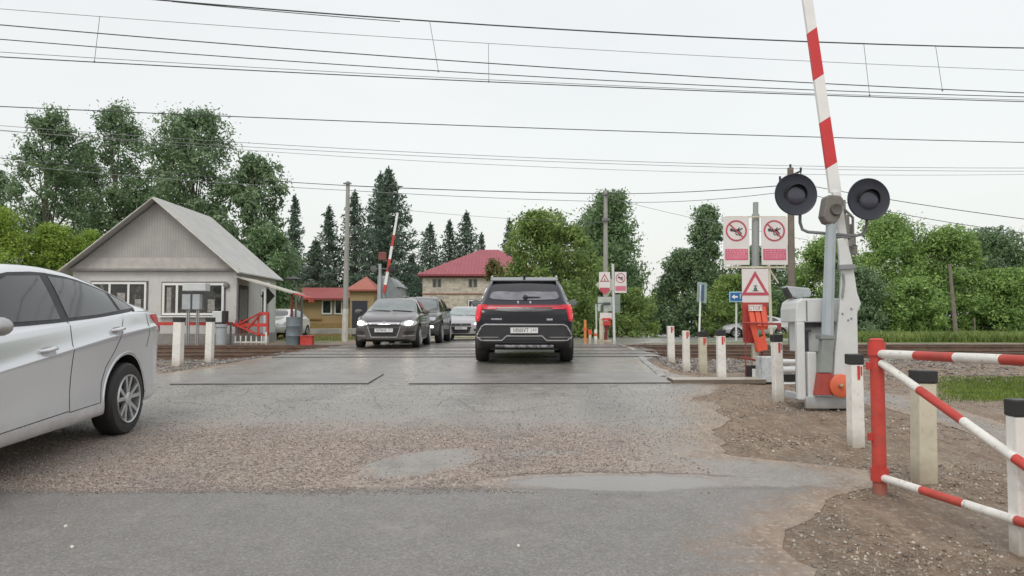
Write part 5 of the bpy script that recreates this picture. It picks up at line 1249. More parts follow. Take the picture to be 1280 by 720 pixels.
for (px, pt, pb, m_, lab, cp) in ((731.5,400,421,mat('orange plastic', (.62,.22,.06), .5),'thin orange post just right of the black suv',False),(737.5,412,429,CREAM,'short cream post with an orange head between the orange and white posts',True),(744.5,412,430,WHITE,'short white post leaning before the far route board',False)):
    Y = 27.; p = onz(P(px, pb, Y).x, Y); h = P(px, pt, Y).z-p.z
    r = thing('short_post', lab, 'post', p, 0, 'short posts beyond the tracks')
    mb = MB(); mb.box((0,0,h/2-.1), (.09,.09,h+.2)); mb.build('shaft', m_, r, bevel=.01)
    mb = MB(); mb.box((0,0,h-.09 if cp else h*.6), (.12 if cp else .1,.12 if cp else .1,.18 if cp else .1)); mb.build('band', ORNG, r)

# ------------------------------------------------------------------ far barrier, left of the road
YL = 27.2; ft = onz(P(474,430,YL).x, YL)
fbz = thing('crossing_barrier', 'far barrier with a thin striped arm leaning right against the tall spruce', 'barrier', ft)
l = lambda x, y, Y=YL: P(x, y, Y)
part(mt([ft, l(475,330)], [.07,.055]), 'mast', GREYP, fbz, True)
mb = MB(); A, C_ = l(480,366), l(497,266); dd = (C_-A); us = [0,.10,.26,.42,.58,.72,.86,1]; mb2 = MB()
for i in range(7):
    mb2.mi = [1,0,1,0,1,0,0][i]; p0, p1 = A+dd*us[i], A+dd*us[i+1]; mb2.bar(p0, p1, .11-.006*i, .05, up=(0,1,0))
part(mb2, 'barrier_arm', [WHITE_CLEAN, REDP], fbz)
def lx(px0, px1, py0, py1, y0, y1):
    a, c = P(px0, py1, y0), P(px1, py0, y0); return ((a.x, y0, a.z), (c.x, y1, c.z))
part(mbx(lx(471,482,345,430,YL+.1,YL+.5)), 'cabinet', GREYP, fbz, bevel=.02)
mb = MB(); mb.prism([l(482,342), l(487,346), l(503,372), l(500,400), l(484,400)], (0,.06,0)); part(mb, 'rocker', mat('mid grey paint', (.20,.22,.23), .5), fbz)
mb = mbx(lx(473,482,315,325,YL-.1,YL+.1)); part(mb, 'bell_box', mat('dull red box', (.22,.07,.06), .6), fbz, bevel=.02)
for px, py in ((467,336),(489,336)):
    c = l(px, py, YL-.15); mb = MB(); mb.lathe([(0,-.02),(.12,-.01),(.12,.02),(.06,.03),(.06,.15),(0,.16)], c, (0,1,0), 18); part(mb, 'warning_lamp', mat('dull lamp back', (.12,.13,.13), .5) if px < 470 else BLACKP, fbz, True)
mb = MB(); mb.tube([l(467,336), l(489,336)], .02, 6); part(mb, 'lamp_bar', GREYD, fbz)
# ------------------------------------------------------------------ vehicles
def paint(name, col, metal=.3, rough=.3, var=.03, dirt=(.14,.12,.10), dh=.45, coat=.8):
    m, t, b = nt(name); tc = N(t, 'ShaderNodeTexCoord'); sp = N(t, 'ShaderNodeSeparateXYZ'); t.links.new(tc.outputs['Object'], sp.inputs[0])
    k = math_(t, 'ADD', sp.outputs['Z'], math_(t, 'MULTIPLY', noise(t, 5, 5, .7), .35))
    k = math_(t, 'MULTIPLY', sstep(t, k, dh+.35, dh-.05), .55)
    c = mixc(t, k, col, dirt); t.links.new(c, b.inputs['Base Color'])
    b.inputs['Metallic'].default_value = metal; b.inputs['Coat Weight'].default_value = coat; b.inputs['Coat Roughness'].default_value = .12
    t.links.new(math_(t, 'ADD', math_(t, 'MULTIPLY', k, .5), rough), b.inputs['Roughness']); return m
GLASS_D = mat('tinted car glass', (.03,.033,.037), .06, var=.2, vs=1, coat=.6)
GLASS_M = mat('windscreen glass', (.13,.155,.155), .08, var=.25, vs=2.5, coat=.7)  # base made lighter to carry the sky's reflection as colour
PLASTIC = mat('black trim plastic', (.022,.022,.024), .5, var=.2)
GLOSSB = mat('gloss black', (.012,.012,.014), .15, coat=.5)
CHROME = mat('satin chrome', (.60,.60,.63), .2, metal=.95, var=.04)
ALLOY = mat('alloy wheel', (.55,.56,.57), .3, metal=.7, var=.08)
TYRE = mat('wet tyre rubber', (.022,.021,.021), .55, var=.35, vs=12, bmp=.15)
WELL = mat('wheel arch lining', (.012,.012,.013), .9)
SEAM = mat('panel gap', (.03,.03,.032), .6)
REDL = mat('red lamp lens', (.34,.008,.012), .25, coat=.1, emis=(1,.02,.03), estr=.10)
REDG = mat('lit red lamp', (.38,.015,.035), .3, emis=(1,.05,.10), estr=.22)
HEADG = mat('lit headlamp', (.9,.85,.75), .2, emis=(1,.82,.56), estr=8)
HEADW = mat('lit white headlamp', (.9,.9,.9), .2, emis=(1,.93,.85), estr=5)
LAMPC = mat('clear lamp glass', (.45,.46,.48), .08, metal=.5, coat=.8)
PLATE = mat('licence plate white', (.70,.70,.70), .4, var=.05)
INK = mat('licence plate black', (.03,.03,.035), .5)
def lerp(a, b, t): return a+(b-a)*t
def cub(tab, v):
    """monotone smooth interpolation of a sorted table"""
    xs_ = [a for a,_ in tab]; zs = [b for _,b in tab]
    if v <= xs_[0]: return zs[0]
    if v >= xs_[-1]: return zs[-1]
    i = next(k for k in range(len(xs_)-1) if v <= xs_[k+1]); h = xs_[i+1]-xs_[i]; d = (zs[i+1]-zs[i])/h
    def sl(k):
        if k == 0 or k == len(xs_)-1: return (zs[min(k+1, len(zs)-1)]-zs[max(k-1, 0)])/(xs_[min(k+1, len(xs_)-1)]-xs_[max(k-1, 0)])
        a = (zs[k]-zs[k-1])/(xs_[k]-xs_[k-1]); b = (zs[k+1]-zs[k])/(xs_[k+1]-xs_[k])
        return 0 if a*b <= 0 else 2*a*b/(a+b)
    m0, m1 = sl(i), sl(i+1); t_ = (v-xs_[i])/h
    return (2*t_**3-3*t_**2+1)*zs[i]+(t_**3-2*t_**2+t_)*h*m0+(-2*t_**3+3*t_**2)*zs[i+1]+(t_**3-t_**2)*h*m1
def car_body(c, m, root):
    ys = c['st']; rings = []
    for y in ys:
        pw = cub(c['plan'], y)*c['hw']; zt = cub(c['top'], y); bl = min(cub(c['belt'], y), zt-.03); bo = cub(c['bot'], y)
        roof = c['roofz']; tt = max(0, min(1, (zt-bl-.04)/(roof-bl-.04)))
        cr = bo + (bl-bo)*c.get('crease', .78) if 'crz' not in c else min(cub(c['crz'], y), bl-.03)
        H = bl-bo
        P_ = [(0, bo), (pw*.80, bo), (pw*.955, bo+.025), (pw*.975, bo+.10), (pw*(.985-c.get('scoop',0)), bo+(cr-bo)*.38), (pw*(1-c.get('scoop',0)), bo+(cr-bo)*.72), (pw*1.0, cr), (pw*(.995-c.get('sh', .01)), cr+.025), (pw*.955, bl)]
        wg = lerp(pw*.88, pw*.925, tt); P_.append((wg, lerp(bl+.012, bl+.02, tt)))
        wr = lerp(pw*.80, c['roofw'], tt); P_.append((lerp(wg, wr, .9) , bl+(zt-bl)*.86)); 
        P_.append((wr*.86, bl+(zt-bl)*.965)); P_.append((wr*.5, zt-.012*tt-.004)); P_.append((0, zt))
        rings.append((y, P_))
    bm = bmesh.new(); k = len(rings[0][1]); RV = []; LV = []
    for y, P_ in rings:
        r = [bm.verts.new((w_, y, z)) for w_, z in P_]
        l_ = [r[0]] + [bm.verts.new((-w_, y, z)) for w_, z in P_[1:-1]] + [r[-1]]
        RV.append(r); LV.append(l_)
    cl = bm.edges.layers.float.new('crease_edge')
    cz = {6: c.get('ck', .5), 7: .3, 8: .45, 9: .5, 2: .4, 11: .15}
    for i in range(len(rings)-1):
        for j in range(k-1):
            bm.faces.new((RV[i][j], RV[i+1][j], RV[i+1][j+1], RV[i][j+1])); bm.faces.new((LV[i][j+1], LV[i+1][j+1], LV[i+1][j], LV[i][j]))
    for i in (0, len(rings)-1):
        R_, L_ = RV[i], LV[i]
        bm.faces.new((R_[0], R_[1], L_[1])) 
        for j in range(1, k-2): bm.faces.new((R_[j], R_[j+1], L_[j+1], L_[j]))
        bm.faces.new((R_[k-2], R_[k-1], L_[k-2]))
    for i in range(len(rings)-1):
        for j, v_ in cz.items():
            for S in (RV, LV):
                e = bm.edges.get((S[i][j], S[i+1][j]))
                if e: e[cl] = v_
    bmesh.ops.recalc_face_normals(bm, faces=bm.faces[:])
    me = bpy.data.meshes.new('body'); bm.to_mesh(me); bm.free()
    ob = link('body', me, None); ss = ob.modifiers.new('s', 'SUBSURF'); ss.levels = ss.render_levels = 2
    cutters = []
    for (wy, sx) in [(c['rw'], 1), (c['rw'], -1), (c['fw'], 1), (c['fw'], -1)]:
        if c.get('nocut'): break
        mb = MB(); n = 40; x0_ = sx*(c['hw']-.30); x1_ = sx*(c['hw']+.3); ar = c['arch']
        vs = []
        for xx in (x0_, x1_):
            for i in range(n): a = 2*PI*i/n; vs.append((xx, wy+math.cos(a)*ar, c['wr']+math.sin(a)*ar*1.0))
        mb.add(vs, [tuple(range(n)), tuple(range(2*n-1, n-1, -1))]+[(i, n+i, n+(i+1) % n, (i+1) % n) for i in range(n)])
        cu = mb.build('cut', WELL); cutters.append(cu)
        bo_ = ob.modifiers.new('b', 'BOOLEAN'); bo_.operation = 'DIFFERENCE'; bo_.object = cu; bo_.solver = 'EXACT'
    me.materials.append(m); me.materials.append(WELL); me.materials.append(PLASTIC)
    bpy.context.view_layer.update(); dg = bpy.context.evaluated_depsgraph_get()
    m2 = bpy.data.meshes.new_from_object(ob.evaluated_get(dg)); m2.name = 'body'
    bpy.data.objects.remove(ob)
    for cu in cutters: bpy.data.objects.remove(cu)
    m2.materials.clear()
    for mm in (m, WELL, PLASTIC): m2.materials.append(mm)
    trimz = c.get('trimz', -1)
    for p in m2.polygons:
        ce = p.center; mi = 0
        for wy in (c['rw'], c['fw']):
            r = math.hypot(ce.y-wy, ce.z-c['wr'])
            if abs(ce.x) < c['hw']-.02 and r < c['arch']*1.004 and (abs(p.normal.x) < .35 or abs(ce.x) < c['hw']-.27): mi = 1
            elif trimz > 0 and r < c['arch']+.05: mi = 2
        if mi == 0 and (ce.z < trimz or p.normal.z < -.8): mi = 2
        p.material_index = mi
    smooth_by_angle(m2, 32)
    ob = link('body', m2, root)
    bm = bmesh.new(); bm.from_mesh(m2); bv = BVHTree.FromBMesh(bm); bm.free()
    return ob, bv
AX = {'x+': Vector((1,0,0)), 'x-': Vector((-1,0,0)), 'y+': Vector((0,1,0)), 'y-': Vector((0,-1,0)), 'z+': Vector((0,0,1))}
def proj(bv, p2, ax, off):
    d = AX[ax]
    if ax[0] == 'x': o = Vector((d.x*5, p2[0], p2[1]))
    elif ax[0] == 'y': o = Vector((p2[0], d.y*6, p2[1]))
    else: o = Vector((p2[0], p2[1], 5))
    h, n_, i, ds = bv.ray_cast(o, -d)
    if h is None:
        h, n_, i, ds = bv.find_nearest(o - d*(4.2 if ax[0] == 'x' else 4)); 
    if n_.dot(d) < 0: n_ = -n_
    return h + n_*off, n_
def chaik(p, n=2):
    for _ in range(n):
        q = []
        for i in range(len(p)):
            a, b = Vector(p[i]), Vector(p[(i+1) % len(p)]); q += [a.lerp(b, .2), a.lerp(b, .8)]
        p = q
    return p
def patch(bv, pts, ax, off, name, m, parent, rnd=2, cuts=3, thick=.008, passes=2):
    """a thin skin lying on the body: outline in side/front view, projected on the body surface"""
    bm = bmesh.new(); pts = chaik([Vector(p) for p in pts], rnd) if rnd else [Vector(p) for p in pts]
    vs = [bm.verts.new((p[0], p[1], 0)) for p in pts]; bm.faces.new(vs)
    bmesh.ops.triangulate(bm, faces=bm.faces[:])
    for _ in range(passes):
        L = [e for e in bm.edges if e.calc_length() > .05]
        if L: bmesh.ops.subdivide_edges(bm, edges=L, cuts=1, use_grid_fill=False)
        bmesh.ops.triangulate(bm, faces=[f for f in bm.faces if len(f.verts) > 3])
    for _ in range(cuts):
        L = [e for e in bm.edges if e.calc_length() > .09]
        if not L: break
        bmesh.ops.subdivide_edges(bm, edges=L, cuts=1)
        bmesh.ops.triangulate(bm, faces=[f for f in bm.faces if len(f.verts) > 3])
    nn = {}
    for v_ in bm.verts:
        h, n_ = proj(bv, (v_.co.x, v_.co.y), ax, off); nn[v_] = n_; v_.co = h
    be = [e for e in bm.edges if len(e.link_faces) == 1]
    r = bmesh.ops.extrude_edge_only(bm, edges=be)
    for v_ in [e for e in r['geom'] if isinstance(e, bmesh.types.BMVert)]:
        h, n_, i, d = bv.find_nearest(v_.co); n_ = n_ if (v_.co-h).dot(n_) > 0 else -n_; v_.co = v_.co - n_*(off+thick)
    bmesh.ops.recalc_face_normals(bm, faces=bm.faces[:])
    me = bpy.data.meshes.new(name); bm.to_mesh(me); bm.free(); smooth_by_angle(me, 35); me.materials.append(m)
    # face outwards
    return link(name, me, parent)
def trim(bv, pts, ax, r, name, m, parent, off=.0, step=.04, n=6):
    L = []
    for a, b in zip(pts, pts[1:]):
        a, b = Vector(a), Vector(b); k = max(1, int((b-a).length/step))
        for i in range(k): L.append(proj(bv, a.lerp(b, i/k), ax, off)[0])
    L.append(proj(bv, pts[-1], ax, off)[0])
    mb = MB(); mb.tube(L, r, n); return mb.build(name, m, parent, smooth=True)
def mirror(ob, parent, name=None):
    me = ob.data.copy(); me.transform(Matrix.Scale(-1, 4, (1,0,0))); me.flip_normals(); return link(name or ob.name.split('.')[0], me, parent)
def wheel(root, x, y, r, wd, side, spokes=5, twin=True, dark=False):
    mb = MB(); ri = r*.68; ax = (side, 0, 0); c0 = Vector((x, y, r))
    prof = [(ri*.96,-wd*.5),(ri,-wd*.52),(r*.93,-wd*.5),(r*.985,-wd*.40),(r,-wd*.25),(r,wd*.25),(r*.985,wd*.40),(r*.93,wd*.5),(ri*1.12,wd*.53),(ri,wd*.50),(ri*.97,wd*.42)]
    mb.lathe(prof, (0,0,0), ax, 44, cap=False); w_ = mb.build('wheel', TYRE, root, smooth=True); w_.location = c0
    mb = MB(); f = wd*.40
    mb.lathe([(ri*.99,f+.02),(ri*.97,f+.035),(ri*.92,f+.03),(ri*.90,f-.03),(ri*.9,-wd*.3)], (0,0,0), ax, 40, cap=False)
    u = Vector((0,1,0)); v_ = Vector((0,0,1)); A = Vector(ax)
    for k in range(spokes):
        a = 2*PI*k/spokes+.3
        for o in ((-.17, .17) if twin else (0,)):
            a1_ = a+o*.75; a2_ = a+o*1.5; p0 = (u*math.cos(a1_)+v_*math.sin(a1_))*ri*.2 + A*(f+.004); p1 = (u*math.cos(a2_)+v_*math.sin(a2_))*ri*.95 + A*(f+.018)
            mb.bar(p0, p1, ri*(.15 if twin else .18), .022, up=ax)
    mb.lathe([(ri*.27,f-.04),(ri*.26,f+.02),(ri*.14,f+.03),(0,f+.032)], (0,0,0), ax, 20)
    mb.build('rim', ALLOY, w_, smooth=True)
    mb = MB(); mb.lathe([(ri*.90,f-.035),(ri*.5,f-.05),(0,f-.05)], (0,0,0), ax, 30); mb.build('brake_disc', mat('dark brake parts', (.05,.05,.052), .6), w_)
    return w_
def plate(root, c, wd, txt, ry, reg=None):
    mb = MB(); mb.box((0,0,0), (wd, .012, wd*.215)); p = mb.build('licence_plate', PLATE, root, bevel=.003); p.location = c; p.rotation_euler = (0,0,ry)
    mb = MB(); hh, ww = wd*.1075, wd/2
    for s in (-1, 1): mb.box((0,-.0068,s*(hh-.004)), (wd-.006,.002,.003)); mb.box((s*(ww-.004),-.0068,0), (.003,.002,wd*.2))
    mb.box((ww*.52,-.0068,0), (.003,.002,wd*.2)); mb.build('plate_border', INK, p)
    text(txt, wd*.185, INK, p, (-wd*.12,-.0075,-.002), (PI/2,0,0), sx=.82)
    if reg:
        for ch_, dx_ in zip(reg, (-.038, .038)): text(ch_, wd*.13, INK, p, (wd*(.375+dx_),-.0075,wd*.018), (PI/2,0,0), sx=.85)
    return p
def mirrors(c, root, m, y, z, xo, sc=1):
    for s in (1, -1):
        mb = MB(); n = 10
        mb.lathe([(0,-.07),(.06,-.065),(.092,-.03),(.098,.02),(.085,.045),(0,.05)], (0,0,0), (0,-1,0), 16)
        o = mb.build('door_mirror', m, root, smooth=True); o.location = (s*xo, y, z); o.scale = (1.15*sc, sc, .74*sc)
        mb = MB(); mb.bar((-s*.05,0,-.04), (-s*.17,0,-.07), .05, .035); mb.build('mirror_arm', PLASTIC, o)
        mb = MB(); mb.lathe([(.078,.052),(.0,.053)], (0,0,0), (0,-1,0), 16); mb.build('mirror_glass', GLASS_M, o)
def place(root, x, y, rz, wr_y, fr_y, wdt=0):
    root.location = (x, y, 0); c, s = math.cos(rz), math.sin(rz)
    fy, ry = y+fr_y*c, y+wr_y*c; zf, zr = gbase(fy)+.012, gbase(ry)+.012
    fx_, rx_ = x-fr_y*s, x-wr_y*s
    # ground line through both axles
    L = fr_y-wr_y; pitch = math.atan2(zf-zr, L); zc = zr + (zf-zr)*(-wr_y)/L
    root.location.z = zc; root.rotation_euler = (pitch, 0, rz)
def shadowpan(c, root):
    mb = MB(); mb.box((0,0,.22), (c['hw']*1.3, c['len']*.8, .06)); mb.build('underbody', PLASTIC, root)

# --- silver sedan passing on the left (nose towards us)
def silver():
    hw = .855
    c = dict(hw=hw, len=4.37, rw=-1.23, fw=1.34, wr=.315, arch=.385, roofz=1.47, roofw=.56, scoop=.028, sh=.014, ck=.8,
        st=[-2.16,-2.12,-2.05,-1.97,-1.88,-1.78,-1.66,-1.52,-1.36,-1.2,-1.0,-.8,-.55,-.3,0,.3,.55,.75,.92,1.1,1.35,1.6,1.8,1.97,2.08,2.16,2.19],
        plan=[(-2.16,.80),(-2.08,.89),(-1.95,.95),(-1.7,.985),(-1.2,1),(1.2,1),(1.6,.97),(1.85,.9),(2.05,.78),(2.19,.6)],
        top=[(-2.16,.90),(-2.12,1.03),(-2.05,1.095),(-1.9,1.12),(-1.72,1.145),(-1.5,1.215),(-1.2,1.325),(-.8,1.425),(-.35,1.47),(.1,1.46),(.45,1.36),(.9,1.08),(1.1,1.0),(1.6,.90),(1.97,.76),(2.19,.62)],
        belt=[(-2.16,.80),(-2.1,.98),(-1.9,1.05),(-1.5,1.06),(-1.0,1.03),(.3,.96),(1,.92),(1.6,.84),(2.19,.58)],
        bot=[(-2.16,.34),(-2.0,.26),(-1.7,.215),(1.7,.19),(2.0,.2),(2.19,.3)],
        crz=[(-2.16,.86),(-1.9,.925),(-1.3,.90),(-.3,.81),(.6,.72),(1.3,.66),(2.19,.5)])
    r = thing('silver_sedan', 'silver sedan passing on the left with tinted side windows and alloy wheels', 'car')
    m = paint('silver car paint', (.72,.73,.76), .5, .2, dh=.26, coat=.7)
    b, bv = car_body(c, m, r)
    for sx in ('x-', 'x+'):
        s = -1 if sx == 'x-' else 1
        side = []
        ol = [(-1.60,1.085),(-1.45,1.175),(-1.15,1.275),(-.75,1.36),(-.3,1.395),(.15,1.375),(.5,1.27),(.88,1.03),(.72,1.0),(0,1.005),(-.8,1.035),(-1.3,1.065)]
        sg = patch(bv, ol, sx, .004, 'side_window', PLASTIC, r, 1)
        gl = [(-1.18,1.24),(-.95,1.297),(-.70,1.34),(-.40,1.358),(-.36,1.04),(-.8,1.055),(-1.18,1.08)]
        patch(bv, gl, sx, .008, 'glass', GLASS_D, sg, 0)
        patch(bv, [(-.29,1.362),(.1,1.35),(.42,1.25),(.72,1.05),(.68,1.025),(-.25,1.035)], sx, .008, 'glass', GLASS_D, sg, 0)
        patch(bv, [(-1.52,1.098),(-1.42,1.155),(-1.235,1.22),(-1.235,1.085)], sx, .008, 'glass', GLASS_D, sg, 0)
        # panel gaps, handles, lower moulding
        dr = trim(bv, [(-1.20,1.05),(-1.12,.92),(-1.0,.75),(-.86,.62),(-.80,.50),(-.78,.34),(-.3,.33)], sx, .0035, 'door_gap', SEAM, r)
        trim(bv, [(-.33,1.03),(-.32,.8),(-.31,.34),(.75,.31)], sx, .0035, 'door_gap', SEAM, r)
        trim(bv, [(.80,1.0),(.86,.8),(.84,.5),(.78,.32)], sx, .0035, 'door_gap', SEAM, r)
        trim(bv, [(-1.66,1.05),(-1.68,.85),(-1.64,.74)], sx, .003, 'panel_gap', SEAM, r)
        for hy_ in (-1.03, .02):
            zz = cub(c['crz'], hy_)+.035; h, n_ = proj(bv, (hy_, zz), sx, .025)
            patch(bv, [(hy_-.10,zz-.035),(hy_+.07,zz-.035),(hy_+.08,zz+.03),(hy_-.10,zz+.035)], sx, .002, 'handle_recess_shade', mat('painted shade silver', (.35,.36,.38), .3, metal=.5), r, 1)  # flat patch of darker silver standing in for shade behind the handle
            mb = MB(); mb.tube([h+Vector((-.03*s,-.115,.012)), h+Vector((.006*s,-.07,.014)), h+Vector((.008*s,.04,.006)), h+Vector((-.03*s,.085,.0))], [.010,.016,.016,.010], 10); mb.build('door_handle', m, r, smooth=True)
        fl = patch(bv, [(-1.55,1.08),(-1.48,1.10),(-1.46,1.09),(-1.5,1.07)], sx, .006, 'quarter_trim', PLASTIC, r, 1)
        tl = patch(bv, [(-2.13,.965),(-2.04,1.03),(-1.86,1.04),(-1.74,1.035),(-1.80,.985),(-1.90,.93),(-2.0,.87),(-2.11,.84)], sx, .006, 'tail_light', REDL, r, 1)
        patch(bv, [(-2.135,.56),(-2.05,.56),(-2.05,.53),(-2.135,.53)], sx, .005, 'reflector', REDL, r, 0)
        hd = patch(bv, [(1.72,.79),(1.9,.79),(2.08,.70),(2.12,.60),(1.95,.62),(1.78,.70)], sx, .006, 'headlight', LAMPC, r, 1)
        # arch lip
        L = [(c['rw']+math.cos(a)*(c['arch']+.018), c['wr']+math.sin(a)*(c['arch']+.018)) for a in np.linspace(-.25, PI+.15, 22)]
        trim(bv, L, sx, .010, 'arch_lip', m, r, off=-.002)
        L = [(c['fw']+math.cos(a)*(c['arch']+.018), c['wr']+math.sin(a)*(c['arch']+.018)) for a in np.linspace(-.15, PI+.15, 22)]
        trim(bv, L, sx, .010, 'arch_lip', m, r, off=-.002)
    ws = patch(bv, [(-.60,1.06),(-.50,1.37),(.50,1.37),(.60,1.06)], 'y+', .005, 'windscreen', GLASS_M, r, 1)
    rwn = patch(bv, [(-.58,1.17),(-.46,1.38),(.46,1.38),(.58,1.17)], 'y-', .005, 'rear_window', GLASS_D, r, 1)
    patch(bv, [(-.35,.62),(.35,.62),(.30,.50),(-.30,.50)], 'y+', .005, 'grille', PLASTIC, r, 1)
    plate(r, (0,2.21,.42), .5, 'О318ЕТ', PI); plate(r, (0,-2.18,.78), .5, 'О318ЕТ', 0)
    mirrors(c, r, m, .74, 1.02, hw+.08, .85)
    mb = MB(); mb.lathe([(.012,0),(.006,.02),(.003,.22)], (0,-.95,1.395), (0,-.6,1), 6); mb.build('antenna', PLASTIC, r)
    for (wy, s) in ((c['rw'],1),(c['rw'],-1),(c['fw'],1),(c['fw'],-1)): wheel(r, s*(hw-.105), wy, c['wr'], .20, s, 5, True)
    mb = MB(); 
    for s in (-1, 1): mb.box((s*.70,-1.66,.30), (.16,.02,.22))
    mb.build('mud_flap', PLASTIC, r)
    shadowpan(c, r)
    return r, c
sv, sc_car = silver()
place(sv, -4.44, 5.72, PI+R(2.2), sc_car['rw'], sc_car['fw']); sv.scale = (1.03,1.03,1.075); sv.rotation_euler[0] *= .7; sv.location.z += .012

# --- black SUV ahead
def suv(col, name, label, dark=False):
    hw = .955
    c = dict(hw=hw, len=4.7, rw=-1.42, fw=1.38, wr=.365, arch=.43, roofz=1.69, roofw=.66, scoop=.01, sh=.012, ck=.5, trimz=.42,
        st=[-2.34,-2.31,-2.27,-2.22,-2.16,-2.08,-1.95,-1.8,-1.65,-1.5,-1.25,-.9,-.5,0,.4,.7,.95,1.15,1.4,1.7,1.95,2.15,2.28,2.35],
        plan=[(-2.34,.86),(-2.28,.925),(-2.15,.965),(-1.9,.985),(-1.5,1),(1.3,1),(1.8,.96),(2.1,.88),(2.28,.78),(2.35,.68)],
        top=[(-2.34,.99),(-2.31,1.06),(-2.27,1.12),(-2.22,1.18),(-2.1,1.32),(-1.9,1.53),(-1.78,1.61),(-1.6,1.655),(-1.2,1.69),(-.4,1.70),(.15,1.66),(.6,1.42),(1.0,1.15),(1.15,1.1),(1.7,1.04),(2.1,.95),(2.35,.78)],
        belt=[(-2.34,.93),(-2.28,1.03),(-2.15,1.10),(-1.5,1.12),(.5,1.05),(1.2,1.02),(1.8,.96),(2.35,.72)],
        bot=[(-2.34,.40),(-2.25,.33),(-1.9,.26),(1.9,.24),(2.2,.28),(2.35,.36)],
        crz=[(-2.34,.84),(-2.0,.90),(.5,.86),(1.5,.82),(2.35,.65)])
    r = thing(name, label, 'car'); m = paint(name+' paint', col, .0, .22, dh=.30, coat=.3)
    b, bv = car_body(c, m, r)
    for sx in ('x-', 'x+'):
        s = -1 if sx == 'x-' else 1
        sg = patch(bv, [(-1.85,1.18),(-1.65,1.46),(-1.3,1.545),(-.5,1.57),(.1,1.54),(.5,1.38),(.85,1.12),(.7,1.10),(-1,1.14)], sx, .004, 'side_window', GLASS_D, r, 1)
        for a, b2 in (((-1.28,1.13),(-1.30,1.54)), ((-.32,1.12),(-.34,1.56))): trim(bv, [a, b2], sx, .012, 'pillar', GLOSSB, sg, off=.006)
        trim(bv, [(-1.84,1.165),(-1,1.125),(.8,1.09)], sx, .008, 'window_trim', CHROME, r, off=.004)
        trim(bv, [(-1.15,1.10),(-1.13,.8),(-.95,.5),(-.95,.35)], sx, .004, 'door_gap', SEAM, r); trim(bv, [(-.27,1.08),(-.25,.35)], sx, .004, 'door_gap', SEAM, r)
        L = [(x_, z_) for x_, z_ in ((-1.6,1.60),(-1.2,1.63),(-.3,1.645),(.1,1.62))]
        mb = MB(); mb.tube([Vector((s*.64, yy, cub(c['top'], yy)+.012)) for yy in (-1.70,-1.5,-1.2,-.6,0,.2)], .016, 8); mb.build('roof_rail', CHROME, r, smooth=True)
        for hy_ in (-.95, .05):
            h, n_ = proj(bv, (hy_, .96), sx, .02); mb = MB(); mb.tube([h+Vector((0,-.09,0)), h+Vector((0,.09,0))], .014, 8); mb.build('door_handle', m, r, smooth=True)
    return r, c, b, bv, m
sr, cc, bb_, bv, mm = suv((.005,.007,.016), 'black_suv', 'black suv driving away with a full width red light bar')
RW = [(-.70,1.22),(-.60,1.50),(-.52,1.585),(.52,1.585),(.60,1.50),(.70,1.22),(.3,1.195),(-.3,1.195)]
rwn = patch(bv, RW, 'y-', .005, 'rear_window', mat('tailgate glass', (.018,.018,.020), .07, coat=.6), sr, 1)
patch(bv, [(-.665,1.225),(-.62,1.36),(-.45,1.375),(-.2,1.355),(.1,1.37),(.45,1.36),(.62,1.37),(.665,1.225),(.3,1.205),(-.3,1.205)], 'y-', .009, 'glass', mat('painted interior reflection', (.17,.17,.19), .15, var=.35, vs=5, coat=.5), rwn, 1)  # pale patch over the rear window, a reflection painted as colour
# spoiler, D pillar trims, wiper, antenna
mb = MB(); mb.add([(-.66,-1.86,1.60),(.66,-1.86,1.60),(.66,-1.60,1.665),(-.66,-1.60,1.665),(-.64,-1.88,1.575),(.64,-1.88,1.575),(.64,-1.62,1.60),(-.64,-1.62,1.60)], [(0,1,2,3),(7,6,5,4),(0,4,5,1),(1,5,6,2),(2,6,7,3),(3,7,4,0)])
sp2 = mb.build('spoiler', mat('grey roof edge', (.07,.072,.08), .25, coat=.5), sr, bevel=.015)
for s in (-1, 1):
    trim(bv, [(s*.64,1.60),(s*.69,1.52),(s*.755,1.38),(s*.815,1.24),(s*.83,1.19)], 'y-', .016, 'pillar_trim', mat('silver pillar trim', (.30,.31,.32), .25, metal=.6), sr, off=.0)
mb = MB(); mb.prism([(-.02,-1.60,1.66),(.02,-1.60,1.66),(.0,-1.64,1.735),(0,-1.75,1.675)], (.012,0,0)); mb.box((0,-1.65,1.69), (.05,.16,.05)); mb.build('antenna', GLOSSB, sr, bevel=.01)
mb = MB(); a, n_ = proj(bv, (.02,1.245), 'y-', .025); b2, n_ = proj(bv, (.30,1.25), 'y-', .02); mb.tube([a, b2], [.018,.008], 8); mb.lathe([(.05,-.02),(.045,.03),(.02,.04)], a, (0,-1,0), 12); mb.build('rear_wiper', GLOSSB, sr, smooth=True)
